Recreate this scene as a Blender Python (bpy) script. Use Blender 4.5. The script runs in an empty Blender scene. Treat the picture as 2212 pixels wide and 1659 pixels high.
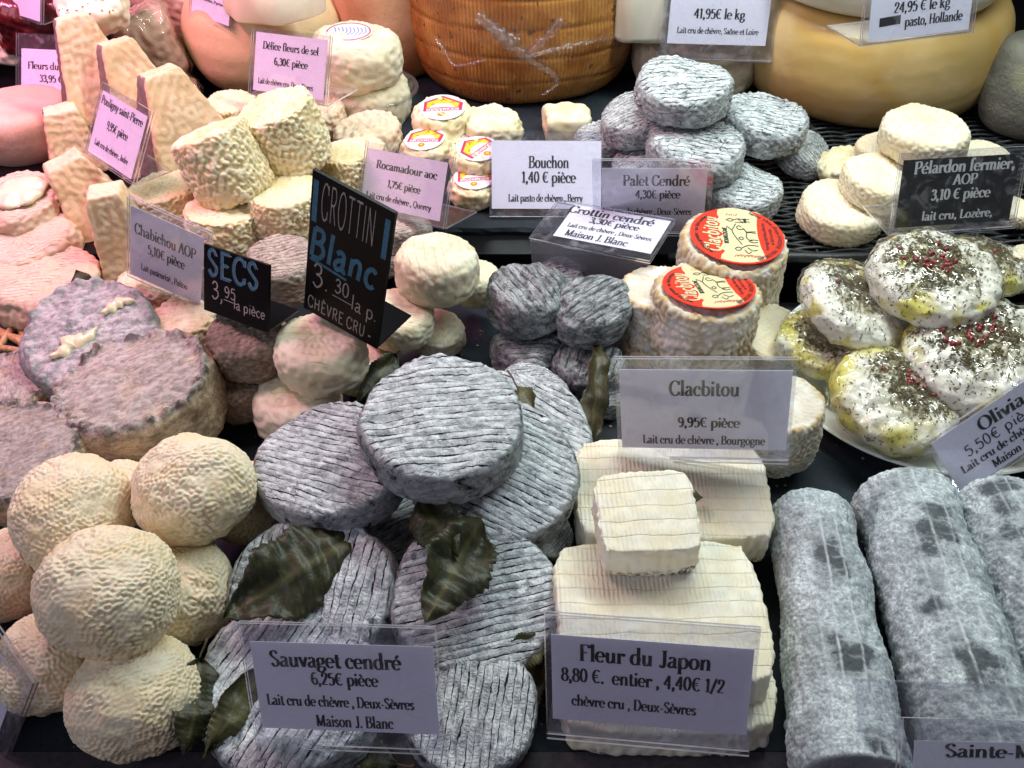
import bpy, math, random
import numpy as np
from mathutils import Vector, Matrix

# ------------------------------------------------------------------ camera, light
SC = bpy.context.scene
COL = SC.collection
CM = 0.01
FOC, PITCH, CAMH = 2300.0, math.radians(40), 47.0      # focal length in photo pixels (2212 wide), cm above the slate
cam = bpy.data.cameras.new('camera'); cam_o = bpy.data.objects.new('camera', cam); COL.objects.link(cam_o)
cam.sensor_width = 36; cam.lens = 36 * FOC / 2212; cam.clip_start = 0.02; cam.clip_end = 50
cam_o.location = (0, 0, CAMH * CM); cam_o.rotation_euler = (math.pi / 2 - PITCH, 0, 0)
SC.camera = cam_o
SC.view_settings.view_transform = 'Standard'; SC.view_settings.look = 'None'
SC.view_settings.exposure = 0.0; SC.view_settings.gamma = 1
W = bpy.data.worlds.new('World'); SC.world = W; W.use_nodes = True
W.node_tree.nodes['Background'].inputs[0].default_value = (0.72, 0.72, 0.84, 1)
W.node_tree.nodes['Background'].inputs[1].default_value = 0.06
try:
    SC.cycles.use_denoising = True
    SC.cycles.transparent_max_bounces = 24
    SC.cycles.max_bounces = 8
    SC.cycles.sample_clamp_indirect = 4
except Exception:
    pass

def lamp(name, loc, target, sx, sy, power, col, spread=180):
    l = bpy.data.lights.new(name, 'AREA'); l.shape = 'RECTANGLE'; l.size = sx * CM; l.size_y = sy * CM
    l.energy = power; l.color = col; l.spread = math.radians(spread)
    o = bpy.data.objects.new(name, l); COL.objects.link(o); o.location = Vector(loc) * CM
    o.rotation_euler = (Vector(target) - Vector(loc)).to_track_quat('-Z', 'Y').to_euler()
    return o
# the display case's LED strips, above and behind the cheeses
lamp('led_strip_white', (24, 72, 66), (20, 66, 0), 78, 6, 6.9, (0.88, 1.0, 0.97))
lamp('led_strip_warm', (-32, 66, 66), (-22, 52, 0), 30, 6, 1.6, (1.0, 0.84, 0.74))
lamp('led_strip_pink', (-56, 80, 62), (-44, 84, 0), 34, 6, 2.5, (1.0, 0.33, 0.60), 100)

# fill lamp added on the customer's side, which gives the cards their dim lilac
lamp('lilac_fill_light', (-115, -70, 120), (0, 55, 0), 110, 60, 8.2, (0.84, 0.82, 1.0))

# ------------------------------------------------------------------ picture <-> place
FW = np.array([0, math.cos(PITCH), -math.sin(PITCH)]); UP = np.array([0, math.sin(PITCH), math.cos(PITCH)])
def ray(u, v):
    return FW + np.array([1, 0, 0]) * (u - 1106) / FOC - UP * (v - 829.5) / FOC
def at(u, v, z):                                        # the place (cm) at height z seen at (u, v)
    d = ray(u, v); t = (z - CAMH) / d[2]
    return np.array([0, 0, CAMH]) + d * t
def depth(p): return float(np.dot(np.array(p) - np.array([0, 0, CAMH]), FW))
def proj(p):
    q = np.array(p) - np.array([0, 0, CAMH]); d = np.dot(q, FW)
    return 1106 + FOC * q[0] / d, 829.5 - FOC * np.dot(q, UP) / d

# ------------------------------------------------------------------ mesh helpers
def mkmesh(name, V, Fc, mat=None, attrs=None, smooth=True):
    m = bpy.data.meshes.new(name)
    V = np.asarray(V, dtype=float) * CM
    m.from_pydata(V.tolist(), [], Fc)
    if smooth: m.shade_smooth()
    for k, a in (attrs or {}).items():
        at_ = m.attributes.new(k, 'FLOAT', 'POINT'); at_.data.foreach_set('value', np.asarray(a, dtype=np.float32))
    if mat: m.materials.append(mat)
    return m
def obj(name, mesh, parent=None, loc=None, mat4=None):
    o = bpy.data.objects.new(name, mesh); COL.objects.link(o)
    if parent: o.parent = parent
    if mat4 is not None: o.matrix_local = mat4
    elif loc is not None: o.location = Vector(loc) * CM
    return o
def tag(o, label=None, cat=None, group=None, kind=None):
    if label: o['label'] = label
    if cat: o['category'] = cat
    if group: o['group'] = group
    if kind: o['kind'] = kind
    return o
def unit(v): v = np.asarray(v, float); return v / (np.linalg.norm(v) + 1e-12)
def frame(X, Y, Z, loc, s=1.0):
    M = Matrix.Identity(4)
    for i in range(3):
        for j, a in enumerate((X, Y, Z)): M[i][j] = float(a[i]) * s
        M[i][3] = float(loc[i]) * CM
    return M

def wv(P, lam, seed, n=26, aniso=(1, 1, 1)):            # band-limited random field, about N(0,1)
    r = np.random.RandomState(seed); out = np.zeros(len(P))
    K = r.normal(size=(n, 3)); K /= np.linalg.norm(K, axis=1)[:, None]
    K *= (2 * math.pi / lam) * r.uniform(0.85, 1.15, (n, 1)) * np.array(aniso)
    ph = r.uniform(0, 2 * math.pi, n)
    for k, p in zip(K, ph): out += np.cos(P @ k + p)
    return out * math.sqrt(2.0 / n)
def sstep(x, a, b):
    t = np.clip((x - a) / (b - a), 0, 1); return t * t * (3 - 2 * t)

def profile(R, T, re, rb, bulge=0, dome=0, m=90, ell=None):
    if ell:
        th = np.linspace(math.pi / 2, -math.pi / 2, 400)
        c, s = np.cos(th), np.sin(th)
        r = R * np.abs(c) ** (2 / ell); z = T / 2 * np.sign(s) * np.abs(s) ** (2 / ell)
    else:
        pts = [(x, T / 2) for x in np.linspace(0, R - re, 40)]
        pts += [(R - re + re * math.sin(a), T / 2 - re + re * math.cos(a)) for a in np.linspace(0, math.pi / 2, 16)[1:]]
        pts += [(R, z) for z in np.linspace(T / 2 - re, -T / 2 + rb, 20)[1:]]
        pts += [(R - rb + rb * math.cos(a), -T / 2 + rb - rb * math.sin(a)) for a in np.linspace(0, math.pi / 2, 12)[1:]]
        pts += [(x, -T / 2) for x in np.linspace(R - rb, 0, 20)[1:]]
        r, z = np.array(pts).T
    r = r * (1 + bulge / R * (1 - (2 * z / T) ** 2)); z = z + dome * np.sign(z) * (1 - (r / R) ** 2) * (z > 0)
    s = np.concatenate([[0], np.cumsum(np.hypot(np.diff(r), np.diff(z)))])
    q = np.linspace(0, s[-1], m + 2)
    return np.interp(q, s, r), np.interp(q, s, z)
def lathe(r, z, na):
    m = len(r) - 2
    dr, dz = np.gradient(r), np.gradient(z); L = np.hypot(dr, dz) + 1e-9
    nr, nz = -dz / L, dr / L
    a = np.linspace(0, 2 * math.pi, na, endpoint=False)
    ca, sa = np.cos(a), np.sin(a)
    V = [[0, 0, z[0]]]; N = [[0, 0, 1.0]]
    rr, zz, rn, zn = r[1:-1], z[1:-1], nr[1:-1], nz[1:-1]
    P = np.stack([np.outer(rr, ca), np.outer(rr, sa), np.repeat(zz[:, None], na, 1)], -1).reshape(-1, 3)
    Q = np.stack([np.outer(rn, ca), np.outer(rn, sa), np.repeat(zn[:, None], na, 1)], -1).reshape(-1, 3)
    V = np.vstack([V, P, [[0, 0, z[-1]]]]); N = np.vstack([N, Q, [[0, 0, -1.0]]])
    if nr[0:1].size and np.dot(Q[0], [0, 0, 1]) < 0 and z[0] > z[-1]: N = -N
    F = []
    i = np.arange(na); j = (i + 1) % na
    for k in range(m - 1):
        b = 1 + k * na
        F += np.stack([b + i, b + na + i, b + na + j, b + j], 1).tolist()
    F += [[0, 1 + int(x), 1 + int(y)] for x, y in zip(i, j)]
    e = len(V) - 1; b = 1 + (m - 1) * na
    F += [[e, b + int(y), b + int(x)] for x, y in zip(i, j)]
    return V, N, F
def rbox(hx, hy, hz, r, n):                             # rounded box, outward normals
    V, F = [], []
    dims = (hx, hy, hz)
    for ax in range(3):
        for sg in (-1, 1):
            u_, v_ = (ax + 1) % 3, (ax + 2) % 3
            nu = max(4, int(n * dims[u_] / max(dims))); nv = max(4, int(n * dims[v_] / max(dims)))
            g1 = np.linspace(-dims[u_], dims[u_], nu + 1); g2 = np.linspace(-dims[v_], dims[v_], nv + 1)
            b = len(V)
            for p in g1:
                for q in g2:
                    c = [0, 0, 0]; c[ax] = sg * dims[ax]; c[u_] = p; c[v_] = q; V.append(c)
            for a in range(nu):
                for c in range(nv):
                    f = [b + a * (nv + 1) + c, b + (a + 1) * (nv + 1) + c, b + (a + 1) * (nv + 1) + c + 1, b + a * (nv + 1) + c + 1]
                    F.append(f if sg > 0 else f[::-1])
    V = np.array(V, float); H = np.array(dims)
    key = {}; idx = np.zeros(len(V), int); keep = []
    for i, v in enumerate(np.round(V, 5)):
        k = tuple(v)
        if k not in key: key[k] = len(keep); keep.append(i)
        idx[i] = key[k]
    V = V[keep]; F = [[int(idx[a]) for a in f] for f in F]
    inner = np.clip(V, -(H - r), H - r); d = V - inner; L = np.linalg.norm(d, axis=1)[:, None]
    # on flat parts d is axis aligned with length r
    Nn = d / (L + 1e-9)
    return inner + Nn * r, Nn, F
def boxm(name, x0, x1, y0, y1, z0, z1, mat, bev=0.0):
    V = [[x, y, z] for z in (z0, z1) for y in (y0, y1) for x in (x0, x1)]
    F = [[0, 2, 3, 1], [4, 5, 7, 6], [0, 1, 5, 4], [2, 6, 7, 3], [0, 4, 6, 2], [1, 3, 7, 5]]
    m = mkmesh(name, V, F, mat, smooth=False)
    return m
def tube(pts, rad, ns=8):
    pts = np.array(pts, float); n = len(pts); rad = np.broadcast_to(rad, (n,))
    T = np.gradient(pts, axis=0); T /= np.linalg.norm(T, axis=1)[:, None] + 1e-9
    up = np.array([0, 0, 1.0]) if abs(T[0][2]) < .9 else np.array([1.0, 0, 0])
    V, F = [], []
    for i in range(n):
        A = unit(np.cross(T[i], up)); B = np.cross(A, T[i]); up = B if i else B
        for k in range(ns):
            a = 2 * math.pi * k / ns
            V.append(pts[i] + rad[i] * (A * math.cos(a) + B * math.sin(a)))
    for i in range(n - 1):
        for k in range(ns):
            F.append([i * ns + k, i * ns + (k + 1) % ns, (i + 1) * ns + (k + 1) % ns, (i + 1) * ns + k])
    F.append(list(range(ns))[::-1]); F.append([(n - 1) * ns + k for k in range(ns)])
    return V, F

# ------------------------------------------------------------------ material helpers
class E:
    def __init__(s, g, k): s.g, s.k = g, k
    def __add__(s, o): return s.g.m('ADD', s, o)
    __radd__ = __add__
    def __sub__(s, o): return s.g.m('SUBTRACT', s, o)
    def __rsub__(s, o): return s.g.m('SUBTRACT', o, s)
    def __mul__(s, o): return s.g.m('MULTIPLY', s, o)
    __rmul__ = __mul__
class G:
    def __init__(s, name):
        s.mat = bpy.data.materials.new(name); s.mat.use_nodes = True; s.t = s.mat.node_tree; s.t.nodes.clear()
        s.o = s.n('ShaderNodeOutputMaterial')
    def n(s, ty, **kw):
        x = s.t.nodes.new(ty)
        for k, v in kw.items(): setattr(x, k, v)
        return x
    def set(s, sock, v):
        if isinstance(v, E): s.t.links.new(v.k, sock)
        elif v is not None:
            if isinstance(v, (tuple, list)) and len(v) == 3 and sock.type == 'RGBA': v = (*v, 1)
            sock.default_value = v
    def m(s, op, a, b=None, c=None):
        x = s.n('ShaderNodeMath', operation=op)
        for i, q in enumerate((a, b, c)):
            if q is not None: s.set(x.inputs[i], q)
        return E(s, x.outputs[0])
    def P(s, rnd=True, scale=(1, 1, 1), off=(0, 0, 0)):
        tc = s.n('ShaderNodeTexCoord'); mp = s.n('ShaderNodeMapping')
        s.t.links.new(tc.outputs['Object'], mp.inputs[0]); mp.inputs['Scale'].default_value = tuple(100 * q for q in scale)
        mp.inputs['Location'].default_value = off
        e = E(s, mp.outputs[0])
        if rnd:
            oi = s.n('ShaderNodeObjectInfo'); r = E(s, oi.outputs['Random']) * 61.0
            va = s.n('ShaderNodeVectorMath', operation='ADD'); s.t.links.new(e.k, va.inputs[0]); s.t.links.new(r.k, va.inputs[1])
            e = E(s, va.outputs[0])
        return e
    def xyz(s, v):
        x = s.n('ShaderNodeSeparateXYZ'); s.t.links.new(v.k, x.inputs[0]); return [E(s, q) for q in x.outputs]
    def comb(s, a, b, c):
        x = s.n('ShaderNodeCombineXYZ')
        for i, q in enumerate((a, b, c)): s.set(x.inputs[i], q)
        return E(s, x.outputs[0])
    def noise(s, v, scale=1, detail=2, rough=.5, dist=0):
        x = s.n('ShaderNodeTexNoise'); s.t.links.new(v.k, x.inputs['Vector'])
        x.inputs['Scale'].default_value = scale; x.inputs['Detail'].default_value = detail
        x.inputs['Roughness'].default_value = rough; x.inputs['Distortion'].default_value = dist
        return E(s, x.outputs[0])
    def vor(s, v, scale=1, feature='F1', rand=1):
        x = s.n('ShaderNodeTexVoronoi', feature=feature); s.t.links.new(v.k, x.inputs['Vector'])
        x.inputs['Scale'].default_value = scale; x.inputs['Randomness'].default_value = rand
        return E(s, x.outputs['Distance'])
    def step(s, x, a, b, lo=0., hi=1.):
        r = s.n('ShaderNodeMapRange', interpolation_type='SMOOTHSTEP'); s.set(r.inputs[0], x)
        r.inputs[1].default_value = a; r.inputs[2].default_value = b; r.inputs[3].default_value = lo; r.inputs[4].default_value = hi
        return E(s, r.outputs[0])
    def mix(s, f, a, b):
        x = s.n('ShaderNodeMix', data_type='RGBA'); s.set(x.inputs[0], f); s.set(x.inputs[6], a); s.set(x.inputs[7], b)
        return E(s, x.outputs[2])
    def attr(s, nm):
        x = s.n('ShaderNodeAttribute', attribute_name=nm); return E(s, x.outputs['Fac'])
    def rnd(s):
        return E(s, s.n('ShaderNodeObjectInfo').outputs['Random'])
    def bump(s, h, dist, strength=1, nrm=None):
        x = s.n('ShaderNodeBump'); s.set(x.inputs['Height'], h); x.inputs['Distance'].default_value = dist * CM
        x.inputs['Strength'].default_value = strength
        if nrm: s.t.links.new(nrm.k, x.inputs['Normal'])
        return E(s, x.outputs[0])
    def bsdf(s, col, rough=.6, nrm=None, spec=.5, sss=0, coat=0, metal=0, trans=0, sheen=0):
        x = s.n('ShaderNodeBsdfPrincipled'); s.set(x.inputs['Base Color'], col); s.set(x.inputs['Roughness'], rough)
        x.inputs['Specular IOR Level'].default_value = spec; x.inputs['Metallic'].default_value = metal
        s.set(x.inputs['Coat Weight'], coat); x.inputs['Coat Roughness'].default_value = .12
        x.inputs['Transmission Weight'].default_value = trans; x.inputs['Sheen Weight'].default_value = sheen
        if sss:
            x.inputs['Subsurface Weight'].default_value = sss; x.inputs['Subsurface Radius'].default_value = (1, .6, .35)
            x.inputs['Subsurface Scale'].default_value = .25 * CM
        if nrm: s.t.links.new(nrm.k, x.inputs['Normal'])
        return x.outputs[0]
    def done(s, sh):
        s.t.links.new(sh, s.o.inputs[0]); return s.mat
def simple(name, col, rough=.6, spec=.5, metal=0, coat=0, noise=0, nscale=3, bump=0):
    g = G(name); P = g.P()
    n = g.noise(P, nscale, 4, .6)
    c = g.mix(g.step(n, .3, .7), tuple(q * (1 - noise) for q in col), tuple(min(1, q * (1 + noise)) for q in col)) if noise else col
    return g.done(g.bsdf(c, rough, g.bump(n, bump) if bump else None, spec, metal=metal, coat=coat))
def film(name, tint, fac0, gl=.08, haze=.03, bumps=None, hazecol=(.8, .78, .85), smudge=0):
    """clear plastic: see-through, with fresnel reflections and a little haze"""
    g = G(name); P = g.P()
    nr = g.bump(bumps(g, P), .1, 1) if bumps else None
    tr = g.n('ShaderNodeBsdfTransparent'); tr.inputs[0].default_value = (*tint, 1)
    gs = g.n('ShaderNodeBsdfGlossy'); gs.inputs['Roughness'].default_value = gl; gs.inputs[0].default_value = (1, 1, 1, 1)
    df = g.n('ShaderNodeBsdfDiffuse'); df.inputs[0].default_value = (*hazecol, 1)
    lw = g.n('ShaderNodeLayerWeight'); lw.inputs[0].default_value = .5
    if nr: g.t.links.new(nr.k, gs.inputs['Normal']); g.t.links.new(nr.k, lw.inputs['Normal'])
    a = g.n('ShaderNodeMixShader'); a.inputs[0].default_value = haze
    if smudge: g.t.links.new((g.step(g.noise(P, .7, 6, .75, 1), .50, .68) * smudge + haze).k, a.inputs[0])
    g.t.links.new(tr.outputs[0], a.inputs[1]); g.t.links.new(df.outputs[0], a.inputs[2])
    b = g.n('ShaderNodeMixShader'); f = g.m('POWER', E(g, lw.outputs['Facing']), 4.5) * .9 + (fac0 + .03)
    g.t.links.new(f.k, b.inputs[0]); g.t.links.new(a.outputs[0], b.inputs[1]); g.t.links.new(gs.outputs[0], b.inputs[2])
    return g.done(b.outputs[0])
# ------------------------------------------------------------------ materials
M = {}
def m_wrinkle(name, hi, lo, patch, fine=.35, spec=.35, edge=None, sss=.12):
    g = G(name); P = g.P()
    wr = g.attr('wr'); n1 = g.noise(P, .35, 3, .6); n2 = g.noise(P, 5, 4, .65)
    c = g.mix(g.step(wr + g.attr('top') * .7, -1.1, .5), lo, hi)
    c = g.mix(g.step(n1, .46, .64, 0, .8), c, patch)
    if edge: c = g.mix(g.attr('edge') * g.step(n2, .3, .6, .5, 1), c, edge)
    h = n2 * .5 + g.noise(P, 14, 2) * .3
    return g.done(g.bsdf(c, .62, g.bump(h, .06 * fine / .35), spec, sss=sss))
M['ball'] = m_wrinkle('wrinkled_cream_rind', (.86, .77, .58), (.69, .52, .31), (.84, .69, .44))  # crease colour is tan, taken darker to paint shade into the wrinkles
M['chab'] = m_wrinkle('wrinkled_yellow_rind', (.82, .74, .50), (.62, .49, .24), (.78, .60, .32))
M['clac'] = m_wrinkle('wrinkled_beige_rind', (.64, .58, .47), (.38, .31, .21), (.78, .76, .70), edge=(.52, .34, .10))
M['pelardon'] = m_wrinkle('cream_soft_rind', (.82, .75, .57), (.68, .56, .37), (.80, .67, .44))
M['pyramid'] = m_wrinkle('pyramid_rind', (.78, .62, .40), (.62, .43, .24), (.74, .52, .29))
M['washed'] = m_wrinkle('peach_rind', (.80, .64, .47), (.68, .48, .32), (.84, .68, .50))

def m_ash(name, hi, lo, dark, lines=0., period=.5, crk=.5, side=.3, patch=0., spots=.4, brown=None, linew=.10, bumpd=.07, cell=1., rim=0, thr=.5):
    """powdery white mould over dark ash; straight mat grooves on the face"""
    g = G(name); P0 = g.P(False); P = g.P(); PS = g.P(True, (.45, 1, 1.2))
    x, y, z = g.xyz(P0); topm = g.attr('top'); wr = g.attr('wr')
    nb = g.noise(P, .45, 3, .6); nm = g.noise(PS, 2.0 * cell, 9, .74); nf = g.noise(P, 11 * cell, 4, .7)
    # thin broken cracks: cell borders of warped, stretched cells
    wx = g.n('ShaderNodeTexNoise'); g.t.links.new(P.k, wx.inputs['Vector']); wx.inputs['Scale'].default_value = 1.6; wx.inputs['Detail'].default_value = 4
    vm = g.n('ShaderNodeVectorMath', operation='MULTIPLY_ADD'); g.t.links.new(wx.outputs['Color'], vm.inputs[0]); vm.inputs[1].default_value = (.7, .7, .7); g.t.links.new(PS.k, vm.inputs[2])
    ve = g.vor(E(g, vm.outputs[0]), 1.5 * cell, 'DISTANCE_TO_EDGE')
    crack = g.step(ve + (nf - .5) * .05, .045, .0) * g.step(g.noise(P, .9, 6, .7), thr - .04, thr + .08)
    ash = g.m('MAXIMUM', crack * crk, g.step(g.noise(P, 3.2 * cell, 9, .8), .60, .66) * spots)
    ash = g.m('MAXIMUM', ash, g.step(g.noise(P, .55, 9, .78), .55, .64) * patch)
    ash = g.m('MAXIMUM', ash, (1 - topm) * g.step(g.noise(P, .6, 9, .76), .50, .62) * side)
    h = nm * .9 + nf * .25 - crack * .3
    c = g.mix(g.step(nm, .36, .60), lo, hi)
    c = g.mix(g.step(nf, .40, .60, .30, 0), c, lo)
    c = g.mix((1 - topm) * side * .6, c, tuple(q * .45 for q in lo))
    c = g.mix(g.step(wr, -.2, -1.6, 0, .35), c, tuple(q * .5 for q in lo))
    c = g.mix(g.step(nb, .45, .65, 0, .35), c, lo)
    if brown: c = g.mix(g.m('MAXIMUM', g.step(g.noise(P, .6, 5), .5, .7) * .45, (1 - topm) * .8), c, g.mix(g.step(nm, .38, .6), tuple(q * .5 for q in brown), brown))
    if lines:
        wob = g.noise(g.comb(x * .3, y * .9, g.rnd() * 9), 1, 3) * .6
        yy = (y + wob + g.noise(P, 2.4, 4, .6) * .16) * (g.rnd() * .35 + .85) * (1 / period)
        fr = g.m('ABSOLUTE', g.m('FRACT', yy) - .5)
        wid = g.noise(g.comb(x * .7, g.m('FLOOR', yy) * 2.3, g.rnd() * 5), 1, 5, .7)
        ln = g.step(fr + (nf - .5) * .10 - (wid - .5) * .42, linew, .0) * topm
        pres = g.step(wid, .40, .56)
        ash = g.m('MAXIMUM', ash, ln * pres * lines)
        rip = g.m('SINE', (x + g.noise(P, 1.2, 3) * 1.1) * 24)
        c = g.mix(ln * .8, c, tuple(q * .6 for q in lo))
        h = h - ln * .6 + rip * .12 * topm * g.step(fr, .1, .3) + g.step(fr, 0, .5) * .5 * topm
    if rim: ash = g.m('MAXIMUM', ash, g.attr('edge') * g.step(g.noise(P, .9, 7, .75), .44, .6) * rim)
    c = g.mix(ash, c, dark)
    return g.done(g.bsdf(c, .85, g.bump(h, bumpd), .2))
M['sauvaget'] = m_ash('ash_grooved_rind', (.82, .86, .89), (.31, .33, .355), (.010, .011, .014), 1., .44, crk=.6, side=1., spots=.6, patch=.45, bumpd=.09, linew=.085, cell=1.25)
M['palet'] = m_ash('ash_white_rind', (.84, .88, .89), (.38, .41, .42), (.025, .028, .032), .9, .44, crk=1., side=.5, patch=.5, spots=.3, bumpd=.10, thr=.46)
M['crottin'] = m_ash('dark_ash_rind', (.50, .53, .54), (.10, .108, .115), (.014, .015, .018), .3, .5, crk=.7, side=.4, patch=.8, spots=.5, bumpd=.10, cell=1.1)
M['secs'] = m_ash('dry_brown_rind', (.42, .35, .27), (.19, .15, .12), (.05, .04, .034), 0, .5, crk=.2, side=.2, patch=.2, spots=.5, bumpd=.08, cell=1.8)
M['secspale'] = m_ash('dry_speckled_rind', (.62, .55, .47), (.30, .26, .22), (.09, .08, .07), .3, .4, crk=.3, side=.3, spots=.7, bumpd=.07, cell=1.8)
M['crust'] = m_ash('grey_crust_rind', (.58, .54, .50), (.30, .265, .24), (.05, .045, .045), 0, .5, crk=.3, side=.1, patch=.2, spots=.35, brown=(.66, .50, .30), bumpd=.08, cell=1.5, rim=.9)
M['bluegrey'] = m_ash('blue_grey_mould_rind', (.62, .60, .60), (.28, .275, .285), (.06, .065, .08), 0, .5, crk=.4, side=.4, patch=.6, spots=.35, bumpd=.08, cell=1.4, rim=.3)

def m_log():
    g = G('ash_log_rind'); P0 = g.P(False); P = g.P(); x, y, z = g.xyz(P0)
    n1 = g.noise(P, .5, 8, .72); n2 = g.noise(P, 6, 7, .72); gr = g.vor(P, 3.6, 'SMOOTH_F1')
    wr = g.attr('wr')
    lc = g.mix(g.step(n1, .35, .65), (.76, .81, .85), (.33, .36, .38))
    lc = g.mix(g.step(n2, .42, .60, .60, 0), lc, (.20, .225, .24))
    lc = g.mix(g.step(wr, -.2, -1.3, 0, .5), lc, (.16, .18, .19))
    pk = g.step(g.attr('patch') + (n2 - .5) * 1.6 + (n1 - .5) * 1.1, .32, .80)
    c = g.mix(pk * .92, lc, (.06, .07, .078))
    ln = g.attr('seam'); c = g.mix(ln * .7 * g.step(n1, .40, .58, .25, 1), c, (.74, .76, .78)); c = g.mix(g.attr('top'), c, g.mix(g.step(n1, .3, .7), (.20, .205, .22), (.30, .30, .32)))
    return g.done(g.bsdf(c, .8, g.bump(n2 * .5 + gr * -.5, .12), .25))
M['log'] = m_log()
def m_blanc(name, col, col2, lines=.4, period=.62, bd=.06):
    g = G(name); P0 = g.P(False); P = g.P(); x, y, z = g.xyz(P0)
    n1 = g.noise(P, .5, 3, .6); n2 = g.noise(P, 4, 5, .65); wr = g.attr('wr')
    fr = g.m('ABSOLUTE', g.m('FRACT', (y + g.noise(P, 1.2, 2) * .35) * (1 / period)) - .5)
    ln = g.step(fr, .09, .0) * g.attr('top') * g.step(n1, .35, .55)
    c = g.mix(g.step(n1, .35, .65), col, col2); c = g.mix(g.step(wr, -.3, -1.3, 0, .5), c, tuple(q * .8 for q in col2))
    c = g.mix(ln * .4, c, tuple(q * .7 for q in col2))
    return g.done(g.bsdf(c, .55, g.bump(n2 * .6 - ln * lines, bd), .35, sss=.15))
M['blanc'] = m_blanc('ivory_rind', (.81, .76, .59), (.76, .67, .46))
M['aged'] = m_blanc('pale_tan_rind', (.70, .60, .44), (.58, .44, .28), .2)
M['rocam'] = m_blanc('soft_cream_rind', (.84, .78, .58), (.84, .70, .40), .05, bd=.04)
M['soft'] = m_blanc('moist_peach_rind', (.66, .49, .34), (.70, .56, .41), .9, .32, .08)
def m_square():
    g = G('cloth_printed_ivory_rind'); P0 = g.P(False); P = g.P(); x, y, z = g.xyz(P0)
    n2 = g.noise(P, 5, 5, .65); n1 = g.noise(P, .6, 3); top = g.attr('top')
    yy = y + g.noise(P, .6, 2) * .4
    fr = g.m('ABSOLUTE', g.m('FRACT', yy * 1.12) - .5); ln = g.step(fr, .07, .0) * top
    rb = g.m('SINE', (x + g.noise(P, 2, 2) * .12) * 27) * top * g.step(g.noise(P, 1.5, 3), .36, .54)
    c = g.mix(g.step(n1, .35, .65), (.84, .80, .68), (.84, .76, .57)); c = g.mix(ln * .35, c, (.66, .55, .34))
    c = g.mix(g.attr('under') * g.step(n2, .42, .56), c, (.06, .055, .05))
    return g.done(g.bsdf(c, .6, g.bump(n2 * .45 - ln * .5 + rb * .35, .06), .35, sss=.15))
M['square'] = m_square()
def m_herb(name, a, b, tk):
    g = G(name); P = g.P(); n1 = g.noise(P, .38, 3, .5); n2 = g.noise(P, 3, 4)
    top = g.attr('top')
    c = g.mix(g.step(n1 - top * tk, a, b) * g.m('MINIMUM', g.attr('oil') * 1.8, 1), (.76, .73, .64), (.62, .55, .12))
    c = g.mix(top * g.step(n2, .38, .54, .35, .95), c, (.27, .23, .12))
    return g.done(g.bsdf(c, .4, g.bump(n2, .08), .5, sss=.1))
M['herb'] = m_herb('oiled_white_cheese', .50, .60, .12)
M['herboil'] = m_herb('oily_yellow_cheese', .34, .60, .02)
def m_tomme(name, a, b, stain, rough=.5, bd=.05, coat=0, sc=.25):
    g = G(name); P = g.P(); n1 = g.noise(P, sc, 4, .6); n2 = g.noise(P, 2.5, 5, .65); n3 = g.noise(P, .16, 2)
    c = g.mix(g.step(n1, .35, .65), a, b); c = g.mix(g.step(n2, .60, .72, 0, .5), c, stain); c = g.mix(g.step(n3, .55, .68, 0, .6), c, stain)
    return g.done(g.bsdf(c, rough, g.bump(n2, bd), .4, coat=coat))
M['tomme'] = m_tomme('tan_tomme_rind', (.66, .48, .27), (.72, .52, .30), (.48, .27, .12))
M['gouda'] = m_tomme('waxed_yellow_rind', (.60, .40, .14), (.70, .50, .23), (.62, .36, .08), .42, .02, .12, .12)
M['orange'] = m_tomme('orange_wheel_rind', (.62, .32, .17), (.70, .40, .24), (.5, .22, .10))
M['whitewheel'] = m_tomme('white_waxed_rind', (.80, .78, .64), (.82, .78, .66), (.74, .68, .48), .35, .01, .15)
M['greyrind'] = m_tomme('grey_natural_rind', (.15, .145, .12), (.24, .23, .18), (.34, .31, .18), .8, .15)
M['brownrind'] = m_tomme('mottled_brown_rind', (.42, .28, .20), (.56, .40, .30), (.20, .12, .09), .7, .1)
M['paste'] = m_tomme('pale_cheese_paste', (.82, .70, .52), (.84, .74, .58), (.80, .66, .46), .5, .02)
M['naturalrind'] = m_tomme('beige_natural_rind', (.50, .40, .27), (.66, .58, .46), (.30, .20, .10), .8, .12, 0, .6)
M['pinkrind'] = m_tomme('pink_rind', (.66, .38, .27), (.72, .46, .34), (.60, .30, .22), .6, .06)
def m_ribbed():
    g = G('varnished_brown_rind'); P = g.P(False); x, y, z = g.xyz(P)
    n1 = g.noise(P, .25, 4, .65); n2 = g.noise(P, 2.2, 4, .7)
    band = g.attr('band')
    c = g.mix(g.step(n1, .35, .68), (.34, .115, .02), (.62, .29, .07))
    c = g.mix(g.step(n2, .62, .70, 0, .8), c, (.66, .42, .20)); c = g.mix(g.step(g.noise(P, 1.3, 2), .66, .70), c, (.10, .05, .03))
    c = g.mix(g.attr('rib') * .65, c, (.16, .048, .01))
    return g.done(g.bsdf(c, .3, g.bump(n2, .06), .5, coat=.5))
M['ribbed'] = m_ribbed()
def m_slate():
    g = G('slate'); P = g.P(False); n1 = g.noise(P, .12, 4, .6); n2 = g.noise(P, 1.2, 6, .7); n3 = g.noise(P, 22, 2)
    c = g.mix(g.step(n1, .3, .7), (.012, .016, .021), (.026, .034, .042)); c = g.mix(g.step(n2, .6, .75, 0, .5), c, (.07, .08, .09))
    c = g.mix(g.step(n3, .74, .78), c, (.35, .38, .42))
    return g.done(g.bsdf(c, .72, g.bump(n2 + g.noise(P, 6, 4) * .3, .12), .14))
M['slate'] = m_slate()
M['shelf'] = simple('shelf_laminate', (.05, .042, .05), .6, spec=.2, noise=.2)
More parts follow.
